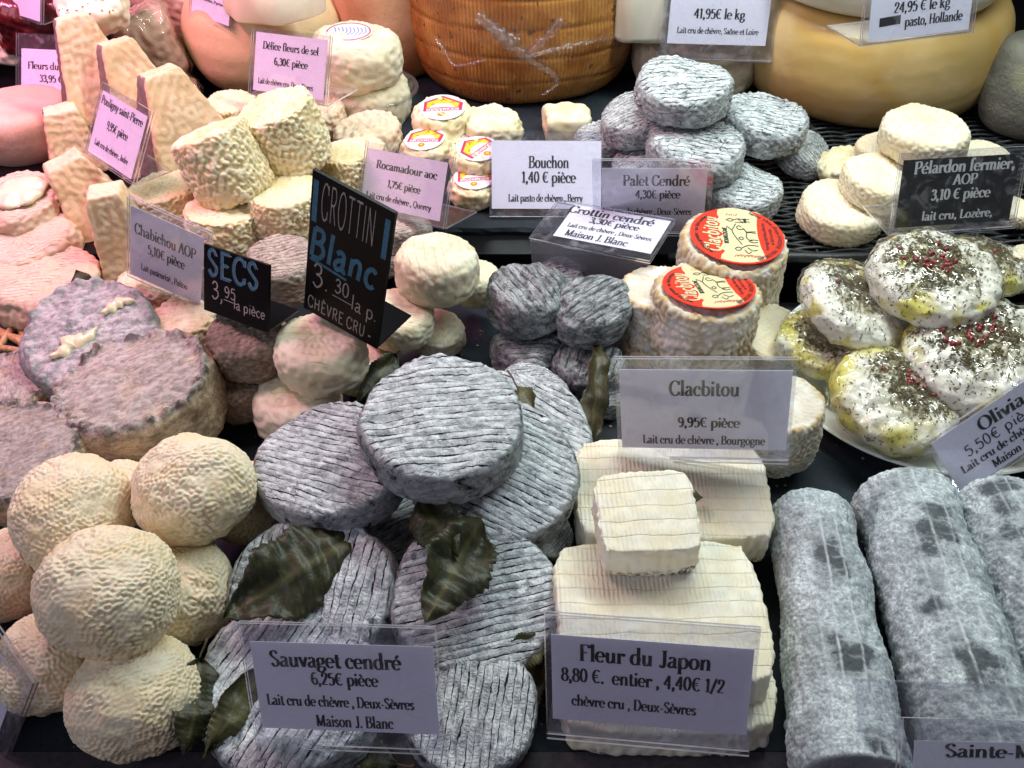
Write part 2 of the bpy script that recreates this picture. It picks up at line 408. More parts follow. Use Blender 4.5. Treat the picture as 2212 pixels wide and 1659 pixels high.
M['black'] = simple('black_plastic', (.004, .004, .005), .35, spec=.12, noise=.3, nscale=6, bump=.01)
M['blackgloss'] = simple('black_gloss_plastic', (.006, .006, .007), .07, spec=.6)
M['wickerblack'] = simple('black_rattan', (.012, .013, .015), .42, noise=.4, nscale=8, bump=.03)
M['wicker'] = simple('wicker_cane', (.42, .24, .10), .5, noise=.35, nscale=5, bump=.02)
M['steel'] = simple('brushed_steel', (.6, .6, .62), .25, metal=1, noise=.05)
M['china'] = simple('white_china', (.82, .86, .80), .12, coat=.6)
M['paper'] = simple('card_paper', (.88, .87, .97), .6, noise=.02, nscale=.5)
M['paperblack'] = simple('black_card', (.012, .014, .013), .35, noise=.3, nscale=.8)
M['inkblue'] = simple('grey_blue_ink', (.10, .12, .18), .5)
M['ink'] = simple('black_ink', (.018, .017, .02), .5)
M['inkwhite'] = simple('white_ink', (.80, .80, .76), .5)
M['chalkgrey'] = simple('grey_chalk_pen', (.33, .31, .30), .7, noise=.25, nscale=8)
M['chalkblue'] = simple('blue_chalk_pen', (.03, .14, .24), .6, noise=.25, nscale=4)
M['red'] = simple('red_label_print', (.78, .045, .02), .35)
M['labelcream'] = simple('cream_label_print', (.66, .60, .36), .35)
M['redink'] = simple('red_line_ink', (.62, .10, .06), .4)
M['magenta'] = simple('magenta_label_print', (.52, .035, .11), .35)
M['yellow'] = simple('yellow_label_print', (.80, .55, .04), .35)
M['whitelabel'] = simple('white_label_print', (.80, .76, .80), .35)
M['bluelabel'] = simple('blue_label_print', (.20, .32, .62), .35)
M['orangelabel'] = simple('orange_seal_print', (.85, .22, .02), .35)
M['pepper'] = simple('pink_peppercorn_skin', (.17, .006, .010), .3, coat=.4, noise=.3, nscale=6)
M['flake'] = simple('dried_herb_flake', (.10, .08, .03), .7, noise=.8, nscale=9)
M['stem'] = simple('dry_leaf_stem', (.10, .06, .035), .6)
M['meat'] = simple('dark_red_rind', (.10, .010, .012), .3, noise=.4, nscale=.8, coat=.3)
M['ceilingwhite'] = simple('melted_cream_paste', (.80, .70, .46), .3, coat=.2, noise=.05)
def m_leaf(name, a, b):
    g = G(name); P = g.P(); v = g.attr('vein'); n = g.noise(P, .8, 4, .6); n2 = g.noise(P, 6, 3)
    c = g.mix(g.step(n, .35, .65), a, b); c = g.mix(g.step(g.noise(P, 1.6, 5, .7), .56, .70, 0, .5), c, (.05, .032, .014)); c = g.mix(v * .40, c, (.15, .14, .05))
    return g.done(g.bsdf(c, .45, g.bump(n2 * .5 + n * .8 + v * .3, .05), .35))
M['leaf'] = m_leaf('dark_green_leaf', (.016, .021, .009), (.042, .038, .016))
M['leafbrown'] = m_leaf('brown_dry_leaf', (.035, .028, .014), (.065, .05, .025))
M['leafolive'] = m_leaf('olive_leaf', (.045, .05, .018), (.09, .082, .03))
M['acrylic'] = film('clear_acrylic', (.95, .95, .97), .015, .05, .012, lambda g, P: g.noise(P, .35, 2) * .3, smudge=.09)
M['edge'] = film('acrylic_edge', (.78, .76, .82), .40, .10, .5)
M['dish'] = film('clear_dish_plastic', (.90, .90, .92), .03, .06, .04, lambda g, P: g.noise(P, 1.2, 3))
M['wrap'] = film('cling_wrap', (.985, .985, .985), .01, .03, .0, lambda g, P: g.m('ABSOLUTE', g.noise(P, .5, 2, .5, 1.2) - .5) * 1.6)
M['smudge'] = film('scuffed_acrylic', (.66, .68, .74), .05, .25, .16, lambda g, P: g.noise(P, 3, 5, .7))
# ------------------------------------------------------------------ cheese shapes
# kind: (R, T, top edge radius, bottom edge radius, bulge, dome, na, m, ell, material)
KIND = {
 'ball':    (3.3, 5.6, 0, 0, 0, 0, 360, 180, 2.2, 'ball'),
 'chab':    (2.9, 5.6, .35, .5, .15, .05, 240, 130, None, 'chab'),
 'clac':    (3.4, 7.0, .45, .5, .10, -.12, 220, 130, None, 'clac'),
 'sauvaget':(4.4, 2.7, .38, .9, .16, .12, 220, 90, None, 'sauvaget'),
 'palet':   (3.6, 3.0, .55, .9, .22, .12, 170, 80, None, 'palet'),
 'crottin': (2.6, 3.3, .8, .9, .25, .10, 170, 90, None, 'crottin'),
 'blanc':   (2.8, 3.1, .75, 1.0, .20, .10, 130, 70, None, 'blanc'),
 'aged':    (2.6, 4.2, .5, .7, .15, .10, 130, 70, None, 'aged'),
 'secs':    (2.7, 3.2, .6, .9, .15, .10, 170, 90, None, 'secs'),
 'secspale':(2.9, 3.6, .5, .8, .1, .10, 160, 90, None, 'secspale'),
 'pelardon':(3.3, 2.4, .55, .7, .12, .05, 170, 80, None, 'pelardon'),
 'rocam':   (2.4, 1.9, .55, .6, .15, .06, 120, 60, None, 'rocam'),
 'soft':    (4.0, 3.2, .6, .9, .25, .15, 170, 70, None, 'soft'),
 'washed':  (3.2, 2.6, .5, .6, .15, .05, 160, 80, None, 'washed'),
 'crust':   (4.4, 4.6, .5, 1.4, .45, .10, 180, 100, None, 'crust'),
 'bluegrey':(4.0, 2.8, .6, 1.2, .3, .10, 210, 100, None, 'bluegrey'),
 'herb':    (4.0, 3.0, 0, 0, 0, 0, 150, 80, 2.7, 'herb'),
}
def displace(kind, V, N, R, T, seed):
    n = len(V); A = {}
    rad = np.hypot(V[:, 0], V[:, 1])
    top = sstep(N[:, 2], .55, .9); A['top'] = top
    low = wv(V, R * 2.2, seed) ; mid = wv(V, R * .75, seed + 1); fine = wv(V, .9, seed + 2)
    edge = np.exp(-((rad - R * .93) / .22) ** 2) * (V[:, 2] > T * .30)
    d = (.050 if kind == 'ball' else .018) * R * low + .014 * R * mid
    wr = np.zeros(n)
    if kind == 'ball':
        side = (.62, 1)[0]
        f = wv(V, .25, seed + 3, 40); f2 = wv(V, .6, seed + 4, 30)
        amt = sstep(mid + .6, -.8, 1.0) * .75 + .25
        wr = np.tanh(2.2 * f) + .2 * f2
        d = d + .043 * wr * amt + .03 * fine; wr = wr * (.35 + .65 * amt)
    elif kind in ('chab', 'clac'):
        q = V * np.array([1, 1, .75]); f = wv(q, .38, seed + 3, 40); f2 = wv(V, .26, seed + 4, 30)
        amt = np.where(top > .5, .45, 1.) * (sstep(mid + .9, -.6, 1.) * .6 + .4)
        wr = np.tanh(1.9 * f) + .25 * f2
        k = .075 if kind == 'chab' else .06
        d = d + k * wr * amt + .03 * fine
        if kind == 'clac':
            d = d + edge * (.08 + .035 * wv(V, .5, seed + 12)); A['edge'] = edge * sstep(fine, -.8, .6) * .9 + (1 - top) * sstep(mid, .2, 1.2) * .35
            wr = wr - .2 + top * 1.2
    elif kind == 'sauvaget':
        wr = wv(V * [1, 1, 1.5], .5, seed + 3, 30)
        y = V[:, 1] + .25 * wv(V, 5, seed + 5)
        rip = np.cos(y / .5 * 2 * math.pi) * .004 * top + .022 * wv(V * [.35, 1.6, 1], .8, seed + 6) * top
        crumb = edge * .05 * wv(V, .45, seed + 7)
        d = d + rip + .025 * wr * (1 - top) + .009 * wv(V, .28, seed + 8) + crumb
    elif kind in ('palet', 'secspale'):
        wr = wv(V * [1, 1, 1.5], .55, seed + 3, 30)
        d = d + .038 * wr * (1 - top * .5) + .014 * wv(V, .3, seed + 6) + edge * .05 * wv(V, .5, seed + 7)
        V[:, 2] += .05 * R * wv(V, 6, seed + 11) * (V[:, 2] > 0)
    elif kind == 'crottin':
        rg = lambda lam, k: .8 - np.abs(wv(V * [.7, 1.1, 1.5], lam, seed + k, 30))
        wr = rg(1.9, 3) + .6 * rg(1.0, 4) + .35 * rg(.5, 5)
        d = d + .075 * wr + .012 * wv(V, .25, seed + 6) + .10 * np.tanh(wv(V * [.6, .6, 1.6], 2.2, seed + 9))
    elif kind == 'secs':
        wr = np.tanh(1.4 * wv(V, .36, seed + 3, 30)); d = d + .045 * wr + .03 * wv(V, .7, seed + 6)
        V[:, :2] *= (1 - .07 * (V[:, 2:3] < 0) * (-V[:, 2:3] / T * 2))
    elif kind in ('blanc', 'aged', 'rocam', 'soft'):
        wr = wv(V * [1, 1, 1.3], .7, seed + 3, 30)
        k = {'blanc': .028, 'aged': .06, 'rocam': .05, 'soft': .05}[kind]
        d = d + k * wr * (1.2 - top * .7) + k * .5 * wv(V, .35, seed + 6)
        if kind in ('rocam', 'soft'): d = d + .12 * np.tanh(wv(V * [.7, .7, 1.5], 2, seed + 9)) * (1 - top * .6)
    elif kind == 'pelardon':
        wr = wv(V * [1, 1, 1.2], .42, seed + 3, 40)
        d = d + .05 * np.tanh(1.3 * wr) * (1 - .55 * top) + .02 * wv(V, .25, seed + 6) + edge * .05
    elif kind == 'washed':
        wr = np.tanh(1.3 * wv(V, .5, seed + 3, 30)); d = d + .05 * wr + .07 * fine + edge * .06
    elif kind in ('crust', 'bluegrey'):
        wr = wv(V, .42, seed + 3, 36)
        ridge = edge * (.18 + .12 * fine)
        d = d + .025 * np.tanh(1.4 * wr) + .012 * wv(V, .25, seed + 6) + .03 * fine + ridge; A['edge'] = np.exp(-((rad - R * .93) / .5) ** 2) * (V[:, 2] > 0) + .22 * np.tanh(wv(V * [1, 1, 1.6], 2.4, seed + 9)) * (1 - top)
    elif kind == 'herb':
        d = d + .05 * wv(V, 1.1, seed + 3) + .025 * wv(V, .5, seed + 4)
        A['top'] = sstep(rad + .35 * mid, R * .80, R * .35) * (V[:, 2] > 0)
        A['oil'] = sstep(-V[:, 2] / T + .2 * low, -.62, -.05)
    A['wr'] = wr
    return V + N * d[:, None], A
MESH = {}
def cheese_mesh(kind, var, surf=None):
    key = (kind, var)
    if key not in MESH:
        R, T, re, rb, bu, do, na, m, ell, mt = KIND[kind]
        r, z = profile(R, T, re, rb, bu, do, m, ell)
        V, N, F = lathe(r, z, na)
        ecc = np.array([1 + .03 * math.sin(var * 2.1), 1 - .03 * math.sin(var * 2.1), 1])
        V, A = displace(kind, V * ecc, N, R, T, 100 + 17 * var + len(kind) * 31)
        MESH[key] = (mkmesh(kind + '_shape', V, F, M[mt], A), V, N)
    return MESH[key]
def axes(tx, ty, spin):
    Z = unit([tx, ty, 1]); a = math.radians(spin)
    X = unit(np.array([math.cos(a), math.sin(a), 0]) - Z * np.dot([math.cos(a), math.sin(a), 0], Z))
    return X, np.cross(Z, X), Z
REG = []                                                 # (name, centre, axes, R, T) for the contact check
RS = random.Random(5)
def place(kind, u, v, z, w, tx=0, ty=0, spin=0, var=0, hz=1., anchor='c', name='goat_cheese', label='', group=None, mat=None, cat='cheese'):
    me, V, N = cheese_mesh(kind, var)
    R, T = KIND[kind][0], KIND[kind][1]
    X, Y, Z = axes(tx, ty, spin)
    c = at(u, v, z); s = w / 2 * depth(c) / FOC / R
    if anchor == 't': c = c - Z * T / 2 * s * hz
    q1, q2 = 1 + RS.uniform(-.035, .035), 1 + RS.uniform(-.04, .04)
    o = obj(name, me, mat4=frame(X * s * q1, Y * s / q1, Z * s * hz * q2, c))
    tag(o, label, cat, group)
    if mat:
        me2 = me.copy(); me2.materials[0] = M[mat]; o.data = me2
    REG.append((label[:40], c, (X, Y, Z), R * s, T * s * hz))
    return o

# ------------------------------------------------------------------ lettering: a small serif alphabet drawn as strokes
def A_(cx, cy, rx, ry, a0, a1, n=14):
    return [(cx + rx * math.cos(math.radians(a)), cy + ry * math.sin(math.radians(a))) for a in np.linspace(a0, a1, n)]
def C_(*p):                                              # smooth curve through points
    P = [np.array(p[i:i + 2], float) for i in range(0, len(p), 2)]; P = [2 * P[0] - P[1]] + P + [2 * P[-1] - P[-2]]
    out = []
    for i in range(1, len(P) - 2):
        for t in np.linspace(0, 1, 6, endpoint=False):
            out.append(tuple(.5 * ((2 * P[i]) + (P[i + 1] - P[i - 1]) * t + (2 * P[i - 1] - 5 * P[i] + 4 * P[i + 1] - P[i + 2]) * t * t + (-P[i - 1] + 3 * P[i] - 3 * P[i + 1] + P[i + 2]) * t ** 3)))
    return out + [tuple(P[-2])]
def L_(*p): return [p[i:i + 2] for i in range(0, len(p), 2)]
def H_(x, y, w): return ('S', x, y, w)                   # a thin serif
dot = lambda x, y: ('D', x, y)
GL = {
 'a': (.54, [C_(.10, .52, .22, .63, .37, .56, .39, .42, .39, .12, .44, .02, .53, .05), C_(.39, .38, .2, .33, .08, .17, .18, .01, .39, .14)]),
 'b': (.60, [L_(.14, 1.05, .14, .02), A_(.31, .32, .21, .31, 180, -180, 24), H_(.10, 1.03, .14)]),
 'c': (.50, [A_(.28, .32, .21, .31, 45, 315, 20), dot(.42, .50)]),
 'd': (.62, [L_(.46, 1.05, .46, .02), A_(.28, .32, .21, .31, 0, 360, 24), H_(.41, 1.03, .14), H_(.51, .02, .14)]),
 'e': (.53, [A_(.27, .32, .21, .31, 0, 318, 22), L_(.08, .34, .47, .34)]),
 'f': (.38, [C_(.40, .95, .30, 1.05, .18, .92, .17, .7, .17, .02), L_(.04, .62, .34, .62), H_(.17, .02, .28)]),
 'g': (.54, [A_(.25, .42, .17, .20, 0, 360, 20), C_(.14, .27, .08, .16, .20, .08, .42, .04, .46, -.10, .26, -.28, .06, -.16, .12, .02, .20, .07), L_(.36, .55, .50, .62)]),
 'h': (.64, [L_(.14, 1.05, .14, .02), C_(.14, .42, .26, .60, .42, .60, .48, .42, .48, .02), H_(.14, .02, .24), H_(.48, .02, .24), H_(.10, 1.03, .14)]),
 'i': (.30, [L_(.15, .62, .15, .02), H_(.15, .02, .26), H_(.11, .61, .14), dot(.15, .88)]),
 'k': (.60, [L_(.14, 1.05, .14, .02), L_(.16, .28, .42, .60), L_(.26, .40, .48, .02), H_(.14, .02, .24), H_(.47, .02, .22), H_(.44, .61, .2), H_(.1, 1.03, .14)]),
 'l': (.30, [L_(.15, 1.05, .15, .02), H_(.15, .02, .26), H_(.11, 1.03, .14)]),
 'm': (.92, [L_(.14, .62, .14, .02), C_(.14, .42, .24, .60, .38, .60, .45, .42, .45, .02), C_(.45, .42, .55, .60, .69, .60, .76, .42, .76, .02), H_(.14, .02, .24), H_(.45, .02, .22), H_(.76, .02, .24), H_(.1, .61, .14)]),
 'n': (.64, [L_(.14, .62, .14, .02), C_(.14, .42, .26, .60, .42, .60, .48, .42, .48, .02), H_(.14, .02, .24), H_(.48, .02, .24), H_(.1, .61, .14)]),
 'o': (.58, [A_(.29, .32, .21, .31, 90, 450, 24)]),
 'p': (.61, [L_(.14, .62, .14, -.32), A_(.32, .32, .21, .31, 180, -180, 24), H_(.14, -.32, .26), H_(.1, .61, .14)]),
 'r': (.46, [L_(.14, .62, .14, .02), C_(.14, .40, .24, .58, .38, .61), dot(.40, .54), H_(.14, .02, .28), H_(.1, .61, .14)]),
 's': (.43, [C_(.34, .50, .24, .63, .10, .56, .12, .40, .30, .26, .34, .12, .20, .0, .06, .12)]),
 't': (.37, [C_(.17, .85, .17, .15, .24, .01, .36, .10), L_(.03, .62, .33, .62)]),
 'u': (.63, [C_(.14, .62, .14, .2, .20, .03, .34, .03, .47, .2), L_(.47, .62, .47, .02), H_(.10, .61, .14), H_(.43, .61, .14), H_(.52, .02, .14)]),
 'v': (.50, [L_(.06, .62, .26, .02), L_(.26, .02, .44, .62), H_(.07, .62, .22), H_(.43, .62, .18)]),
 'y': (.52, [L_(.06, .62, .27, .04), C_(.46, .62, .27, .04, .18, -.24, .06, -.26), H_(.07, .62, .22), H_(.45, .62, .18)]),
 'q': (.60, [L_(.46, .62, .46, -.32), A_(.28, .32, .21, .31, 0, 360, 24), H_(.46, -.32, .26)]),
 'x': (.54, [L_(.06, .60, .46, .02), L_(.44, .60, .06, .02), H_(.08, .61, .22), H_(.44, .61, .18), H_(.08, .02, .18), H_(.46, .02, .22)]),
 'z': (.48, [L_(.06, .61, .42, .61), L_(.42, .61, .06, .02), L_(.06, .02, .42, .02)]),
 'A': (.72, [L_(.08, .02, .36, 1), L_(.36, 1, .62, .02), L_(.18, .36, .52, .36), H_(.09, .02, .24), H_(.62, .02, .28)]),
 'B': (.68, [L_(.16, .98, .16, .02), C_(.16, .98, .46, .96, .54, .76, .42, .56, .16, .53), C_(.16, .53, .5, .50, .62, .27, .46, .04, .16, .02), H_(.10, .98, .18), H_(.10, .02, .18)]),
 'C': (.70, [A_(.38, .5, .31, .49, 48, 312, 24), L_(.62, .98, .62, .72), L_(.62, .28, .60, .05)]),
 'D': (.76, [L_(.16, .98, .16, .02), C_(.16, .98, .50, .94, .68, .5, .50, .06, .16, .02), H_(.10, .98, .18), H_(.10, .02, .18)]),
 'E': (.64, [L_(.16, .98, .16, .02), L_(.08, .98, .58, .98), L_(.16, .52, .46, .52), L_(.08, .02, .60, .02)]),
 'F': (.60, [L_(.16, .98, .16, .02), L_(.08, .98, .56, .98), L_(.16, .52, .44, .52), L_(.56, .98, .56, .80), H_(.16, .02, .28)]),
 'G': (.74, [A_(.38, .5, .31, .49, 48, 330, 24), L_(.62, .45, .62, .1), H_(.60, .45, .24)]),
 'H': (.78, [L_(.16, .98, .16, .02), L_(.62, .98, .62, .02), L_(.16, .52, .62, .52), H_(.16, .98, .28), H_(.16, .02, .28), H_(.62, .98, .28), H_(.62, .02, .28)]),
 'I': (.34, [L_(.17, .98, .17, .02), H_(.17, .98, .30), H_(.17, .02, .30)]),
 'J': (.50, [C_(.34, .98, .34, .2, .24, -.02, .08, .10), H_(.34, .98, .30)]),
 'L': (.60, [L_(.16, .98, .16, .02), L_(.08, .02, .56, .02), L_(.56, .02, .56, .24), H_(.16, .98, .28)]),
 'M': (.92, [L_(.14, .98, .14, .02), L_(.14, .98, .44, .05), L_(.44, .05, .74, .98), L_(.76, .98, .76, .02), H_(.1, .98, .2), H_(.14, .02, .24), H_(.78, .98, .2), H_(.76, .02, .26)]),
 'N': (.80, [L_(.14, .98, .14, .02), L_(.14, .98, .64, .02), L_(.64, .98, .64, .02), H_(.10, .98, .2), H_(.14, .02, .24), H_(.64, .98, .26)]),
 'O': (.78, [A_(.39, .5, .32, .49, 90, 450, 30)]),
 'P': (.64, [L_(.16, .98, .16, .02), C_(.16, .98, .48, .96, .57, .72, .44, .50, .16, .47), H_(.10, .98, .18), H_(.16, .02, .28)]),
 'Q': (.78, [A_(.39, .5, .32, .49, 90, 450, 30), L_(.36, .1, .62, -.16)]),
 'R': (.70, [L_(.16, .98, .16, .02), C_(.16, .98, .48, .96, .56, .74, .44, .54, .16, .51), L_(.36, .52, .60, .02), H_(.10, .98, .18), H_(.16, .02, .28), H_(.62, .02, .16)]),
 'S': (.56, [C_(.46, .80, .32, .99, .12, .90, .10, .70, .28, .52, .46, .34, .44, .10, .24, .0, .08, .20)]),
 'T': (.64, [L_(.32, .98, .32, .02), L_(.06, .98, .58, .98), H_(.32, .02, .3)]),
 'U': (.74, [C_(.14, .98, .14, .3, .26, .03, .48, .03, .60, .3, .60, .98), H_(.14, .98, .26), H_(.6, .98, .26)]),
 'V': (.66, [L_(.08, .98, .34, .02), L_(.34, .02, .58, .98), H_(.08, .98, .24), H_(.58, .98, .24)]),
 '0': (.56, [A_(.28, .49, .20, .47, 90, 450, 26)]),
 '1': (.40, [L_(.22, .96, .22, .02), L_(.06, .82, .22, .96), H_(.22, .02, .32)]),
 '2': (.54, [C_(.10, .74, .20, .95, .40, .90, .44, .70, .30, .40, .08, .04), L_(.08, .04, .48, .04), dot(.12, .72)]),
 '3': (.52, [C_(.10, .78, .22, .95, .40, .86, .38, .62, .20, .52), C_(.20, .52, .42, .46, .46, .22, .26, .0, .08, .14)]),
 '4': (.56, [L_(.38, .96, .38, .02), L_(.38, .96, .05, .30), L_(.05, .30, .52, .30), H_(.38, .02, .2)]),
 '5': (.52, [L_(.14, .93, .44, .93), L_(.14, .93, .12, .54), C_(.12, .54, .28, .62, .45, .46, .42, .12, .24, .0, .08, .12)]),
 '6': (.54, [C_(.42, .88, .26, .95, .12, .70, .09, .30, .26, .01, .44, .14, .45, .38, .30, .54, .12, .40)]),
 '7': (.50, [L_(.08, .94, .46, .94), L_(.46, .94, .22, .02), L_(.08, .94, .08, .78)]),
 '8': (.54, [A_(.27, .73, .16, .22, 90, 450, 20), A_(.27, .26, .20, .25, 90, 450, 22)]),
 '9': (.54, [C_(.12, .08, .28, .01, .42, .25, .45, .66, .28, .95, .10, .82, .09, .58, .24, .42, .42, .56)]),
 ',': (.26, [C_(.12, .10, .15, .0, .07, -.16), dot(.12, .07)]), '.': (.26, [dot(.12, .07)]), ':': (.26, [dot(.12, .07), dot(.12, .5)]),
 '-': (.40, [L_(.06, .34, .34, .34), L_(.06, .31, .34, .31)]), '/': (.44, [L_(.04, -.1, .40, 1.0)]), ' ': (.28, []),
 '€': (.66, [A_(.40, .49, .26, .46, 50, 310, 20), L_(.03, .58, .48, .58), L_(.03, .42, .46, .42)]),
}
for ch, base, acc in (('é', 'e', L_(.24, .72, .40, .92)), ('è', 'e', L_(.34, .72, .16, .92)), ('ê', 'e', L_(.12, .72, .27, .90, .42, .72)), ('ô', 'o', L_(.14, .72, .29, .90, .44, .72)), ('È', 'E', L_(.42, 1.06, .24, 1.22))):
    GL[ch] = (GL[base][0], GL[base][1] + [acc])
def ribbon(pts, wf, out, zc):
    P = [np.array(p, float) for p in pts]; V, F = out
    T = [unit((P[min(i + 1, len(P) - 1)] - P[max(i - 1, 0)])) for i in range(len(P))]
    b = len(V)
    for p, t in zip(P, T):
        w = wf(t) / 2; n = np.array([-t[1], t[0]])
        V.append((*(p + n * w), zc)); V.append((*(p - n * w), zc))
    for i in range(len(P) - 1): F.append([b + 2 * i, b + 2 * i + 1, b + 2 * i + 3, b + 2 * i + 2])
def text_geo(s, style='serif', thick=.19, thin=.07, jit=0, seed=1):
    """vertices and faces of a line of lettering, cap height 1, and its width"""
    V, F = [], []; x = 0; k = 0; rr = random.Random(seed)
    if style == 'serif': wf = lambda t: thin + (thick - thin) * abs(t[1]) ** 1.6
    else: wf = lambda t: thick
    for ch in s:
        adv, st = GL.get(ch, GL[' ']); dx = x + rr.uniform(-jit, jit); dy = rr.uniform(-jit, jit)
        for q in st:
            k += 1; zc = (k % 7) * .003
            if q[0] == 'S':
                if style == 'serif': ribbon([(dx + q[1] - q[3] / 2, q[2] + dy), (dx + q[1] + q[3] / 2, q[2] + dy)], lambda t: .05, (V, F), zc)
            elif q[0] == 'D':
                if style == 'serif' or q[2] > .8 or ch in '.,:':
                    b = len(V); c = thick * .55
                    V += [(dx + q[1] + c * math.cos(a), q[2] + dy + c * math.sin(a), zc) for a in np.linspace(0, 2 * math.pi, 9)[:-1]]; F.append(list(range(b, b + 8)))
            else:
                pts = [(p[0] + dx, p[1] + dy) for p in q]
                if len(pts) > 2 and style != 'serif' or len(pts) > 5: ribbon(pts, wf, (V, F), zc)
                else:
                    for a, c in zip(pts[:-1], pts[1:]): k += 1; ribbon([a, c], wf, (V, F), (k % 7) * .003)
        x += adv * (1 if style == 'serif' else 1.08)
    return V, F, x
def text_obj(name, s, parent, cx, cy, width, height, z, mat, style='serif', rot=0, thick=.19, slant=0, jit=0, arc=None):
    V, F, w = text_geo(s, style, thick, jit=jit)
    V = np.array(V, float); V[:, 0] -= w / 2; V[:, 1] -= .40
    V[:, 0] += slant * V[:, 1]
    V[:, 0] *= width / w; V[:, 1] *= height; V[:, 2] = V[:, 2] * .35 + z
    if arc:                                              # bend round a circle of radius arc
        a = V[:, 0] / arc; r = arc + V[:, 1]; V[:, 0] = np.sin(a) * r; V[:, 1] = np.cos(a) * r
    c, s_ = math.cos(rot), math.sin(rot)
    X = V[:, 0] * c - V[:, 1] * s_ + cx; Y = V[:, 0] * s_ + V[:, 1] * c + cy
    V[:, 0], V[:, 1] = X, Y
    return obj(name, mkmesh(name, V, F, mat, smooth=False), parent)
def stroke_obj(name, lines, parent, w, z, mat):
    out = ([], [])
    for i, l in enumerate(lines): ribbon(l, lambda t: w, out, z + (i % 5) * .0015)
    return obj(name, mkmesh(name, out[0], out[1], mat, smooth=False), parent)
def poly_obj(name, pts, parent, z, mat, th=0.0):
    n = len(pts); V = [(x, y, z) for x, y in pts]; F = [list(range(n))]
    if th:
        V += [(x, y, z - th) for x, y in pts]; F += [[(i + 1) % n, i, n + i, n + (i + 1) % n] for i in range(n)]
    return obj(name, mkmesh(name, V, F, mat, smooth=False), parent)

# ------------------------------------------------------------------ price signs
def rot3(r):
    a = np.linalg.norm(r)
    if a < 1e-9: return np.eye(3)
    k = r / a; K = np.array([[0, -k[2], k[1]], [k[2], 0, -k[0]], [-k[1], k[0], 0]])
    return np.eye(3) + math.sin(a) * K + (1 - math.cos(a)) * K @ K
def fit_rect(corners, z0, w0, h0, lean=None):
    """the upright rectangle whose corners (TL, TR, BR, BL) are seen where the photo shows them"""
    cu = np.mean([c[0] for c in corners[2:]]); cv = np.mean([c[1] for c in corners[2:]])
    B0 = np.array([[1, 0, 0], [0, .35, .93], [0, -.93, .35]]).T
    if lean:
        Zb = unit(lean); Xb = unit(np.cross([0, 1, .3], Zb)); B0 = np.array([Xb, np.cross(Zb, Xb), Zb]).T
    x = np.concatenate([at(cu, cv, z0), [0, 0, 0], [w0, h0]])
    def pts(x):
        R = rot3(x[3:6]) @ B0; w, h = x[6] / 2, x[7]
        return [x[:3] + R @ np.array(q) for q in ((-w, h, 0), (w, h, 0), (w, 0, 0), (-w, 0, 0))]
    def res(x):
        r = []
        for p, c in zip(pts(x), corners):
            a, b = proj(p); r += [a - c[0], b - c[1]]
        return np.array(r + [(x[2] - z0) * 30, (x[6] - w0) * 3, (x[7] - h0) * 3, x[3] * 3, x[4] * 3, x[5] * 3])
    for it in range(40):
        r = res(x); J = np.zeros((len(r), 8))
        for i in range(8):
            d = np.zeros(8); d[i] = 1e-4; J[:, i] = (res(x + d) - r) / 1e-4
        x = x - np.linalg.solve(J.T @ J + np.eye(8) * 1e-3, J.T @ r)
    R = rot3(x[3:6]) @ B0
    return x[:3], R, x[6], x[7], float(np.abs(res(x)[:8]).max())
def panel(name, parent, x0, x1, y0, y1, z, th, mat, edgemat=None):
    """a sheet with its rim as a second material"""
    V = [[x0, y0, z], [x1, y0, z], [x1, y1, z], [x0, y1, z], [x0, y0, z - th], [x1, y0, z - th], [x1, y1, z - th], [x0, y1, z - th]]
    F = [[0, 1, 2, 3], [7, 6, 5, 4], [0, 4, 5, 1], [1, 5, 6, 2], [2, 6, 7, 3], [3, 7, 4, 0]]
    m = mkmesh(name, V, F, mat, smooth=False)
    if edgemat:
        m.materials.append(edgemat)
        for i in range(2, 6): m.polygons[i].material_index = 1
    return obj(name, m, parent)
LAST = []
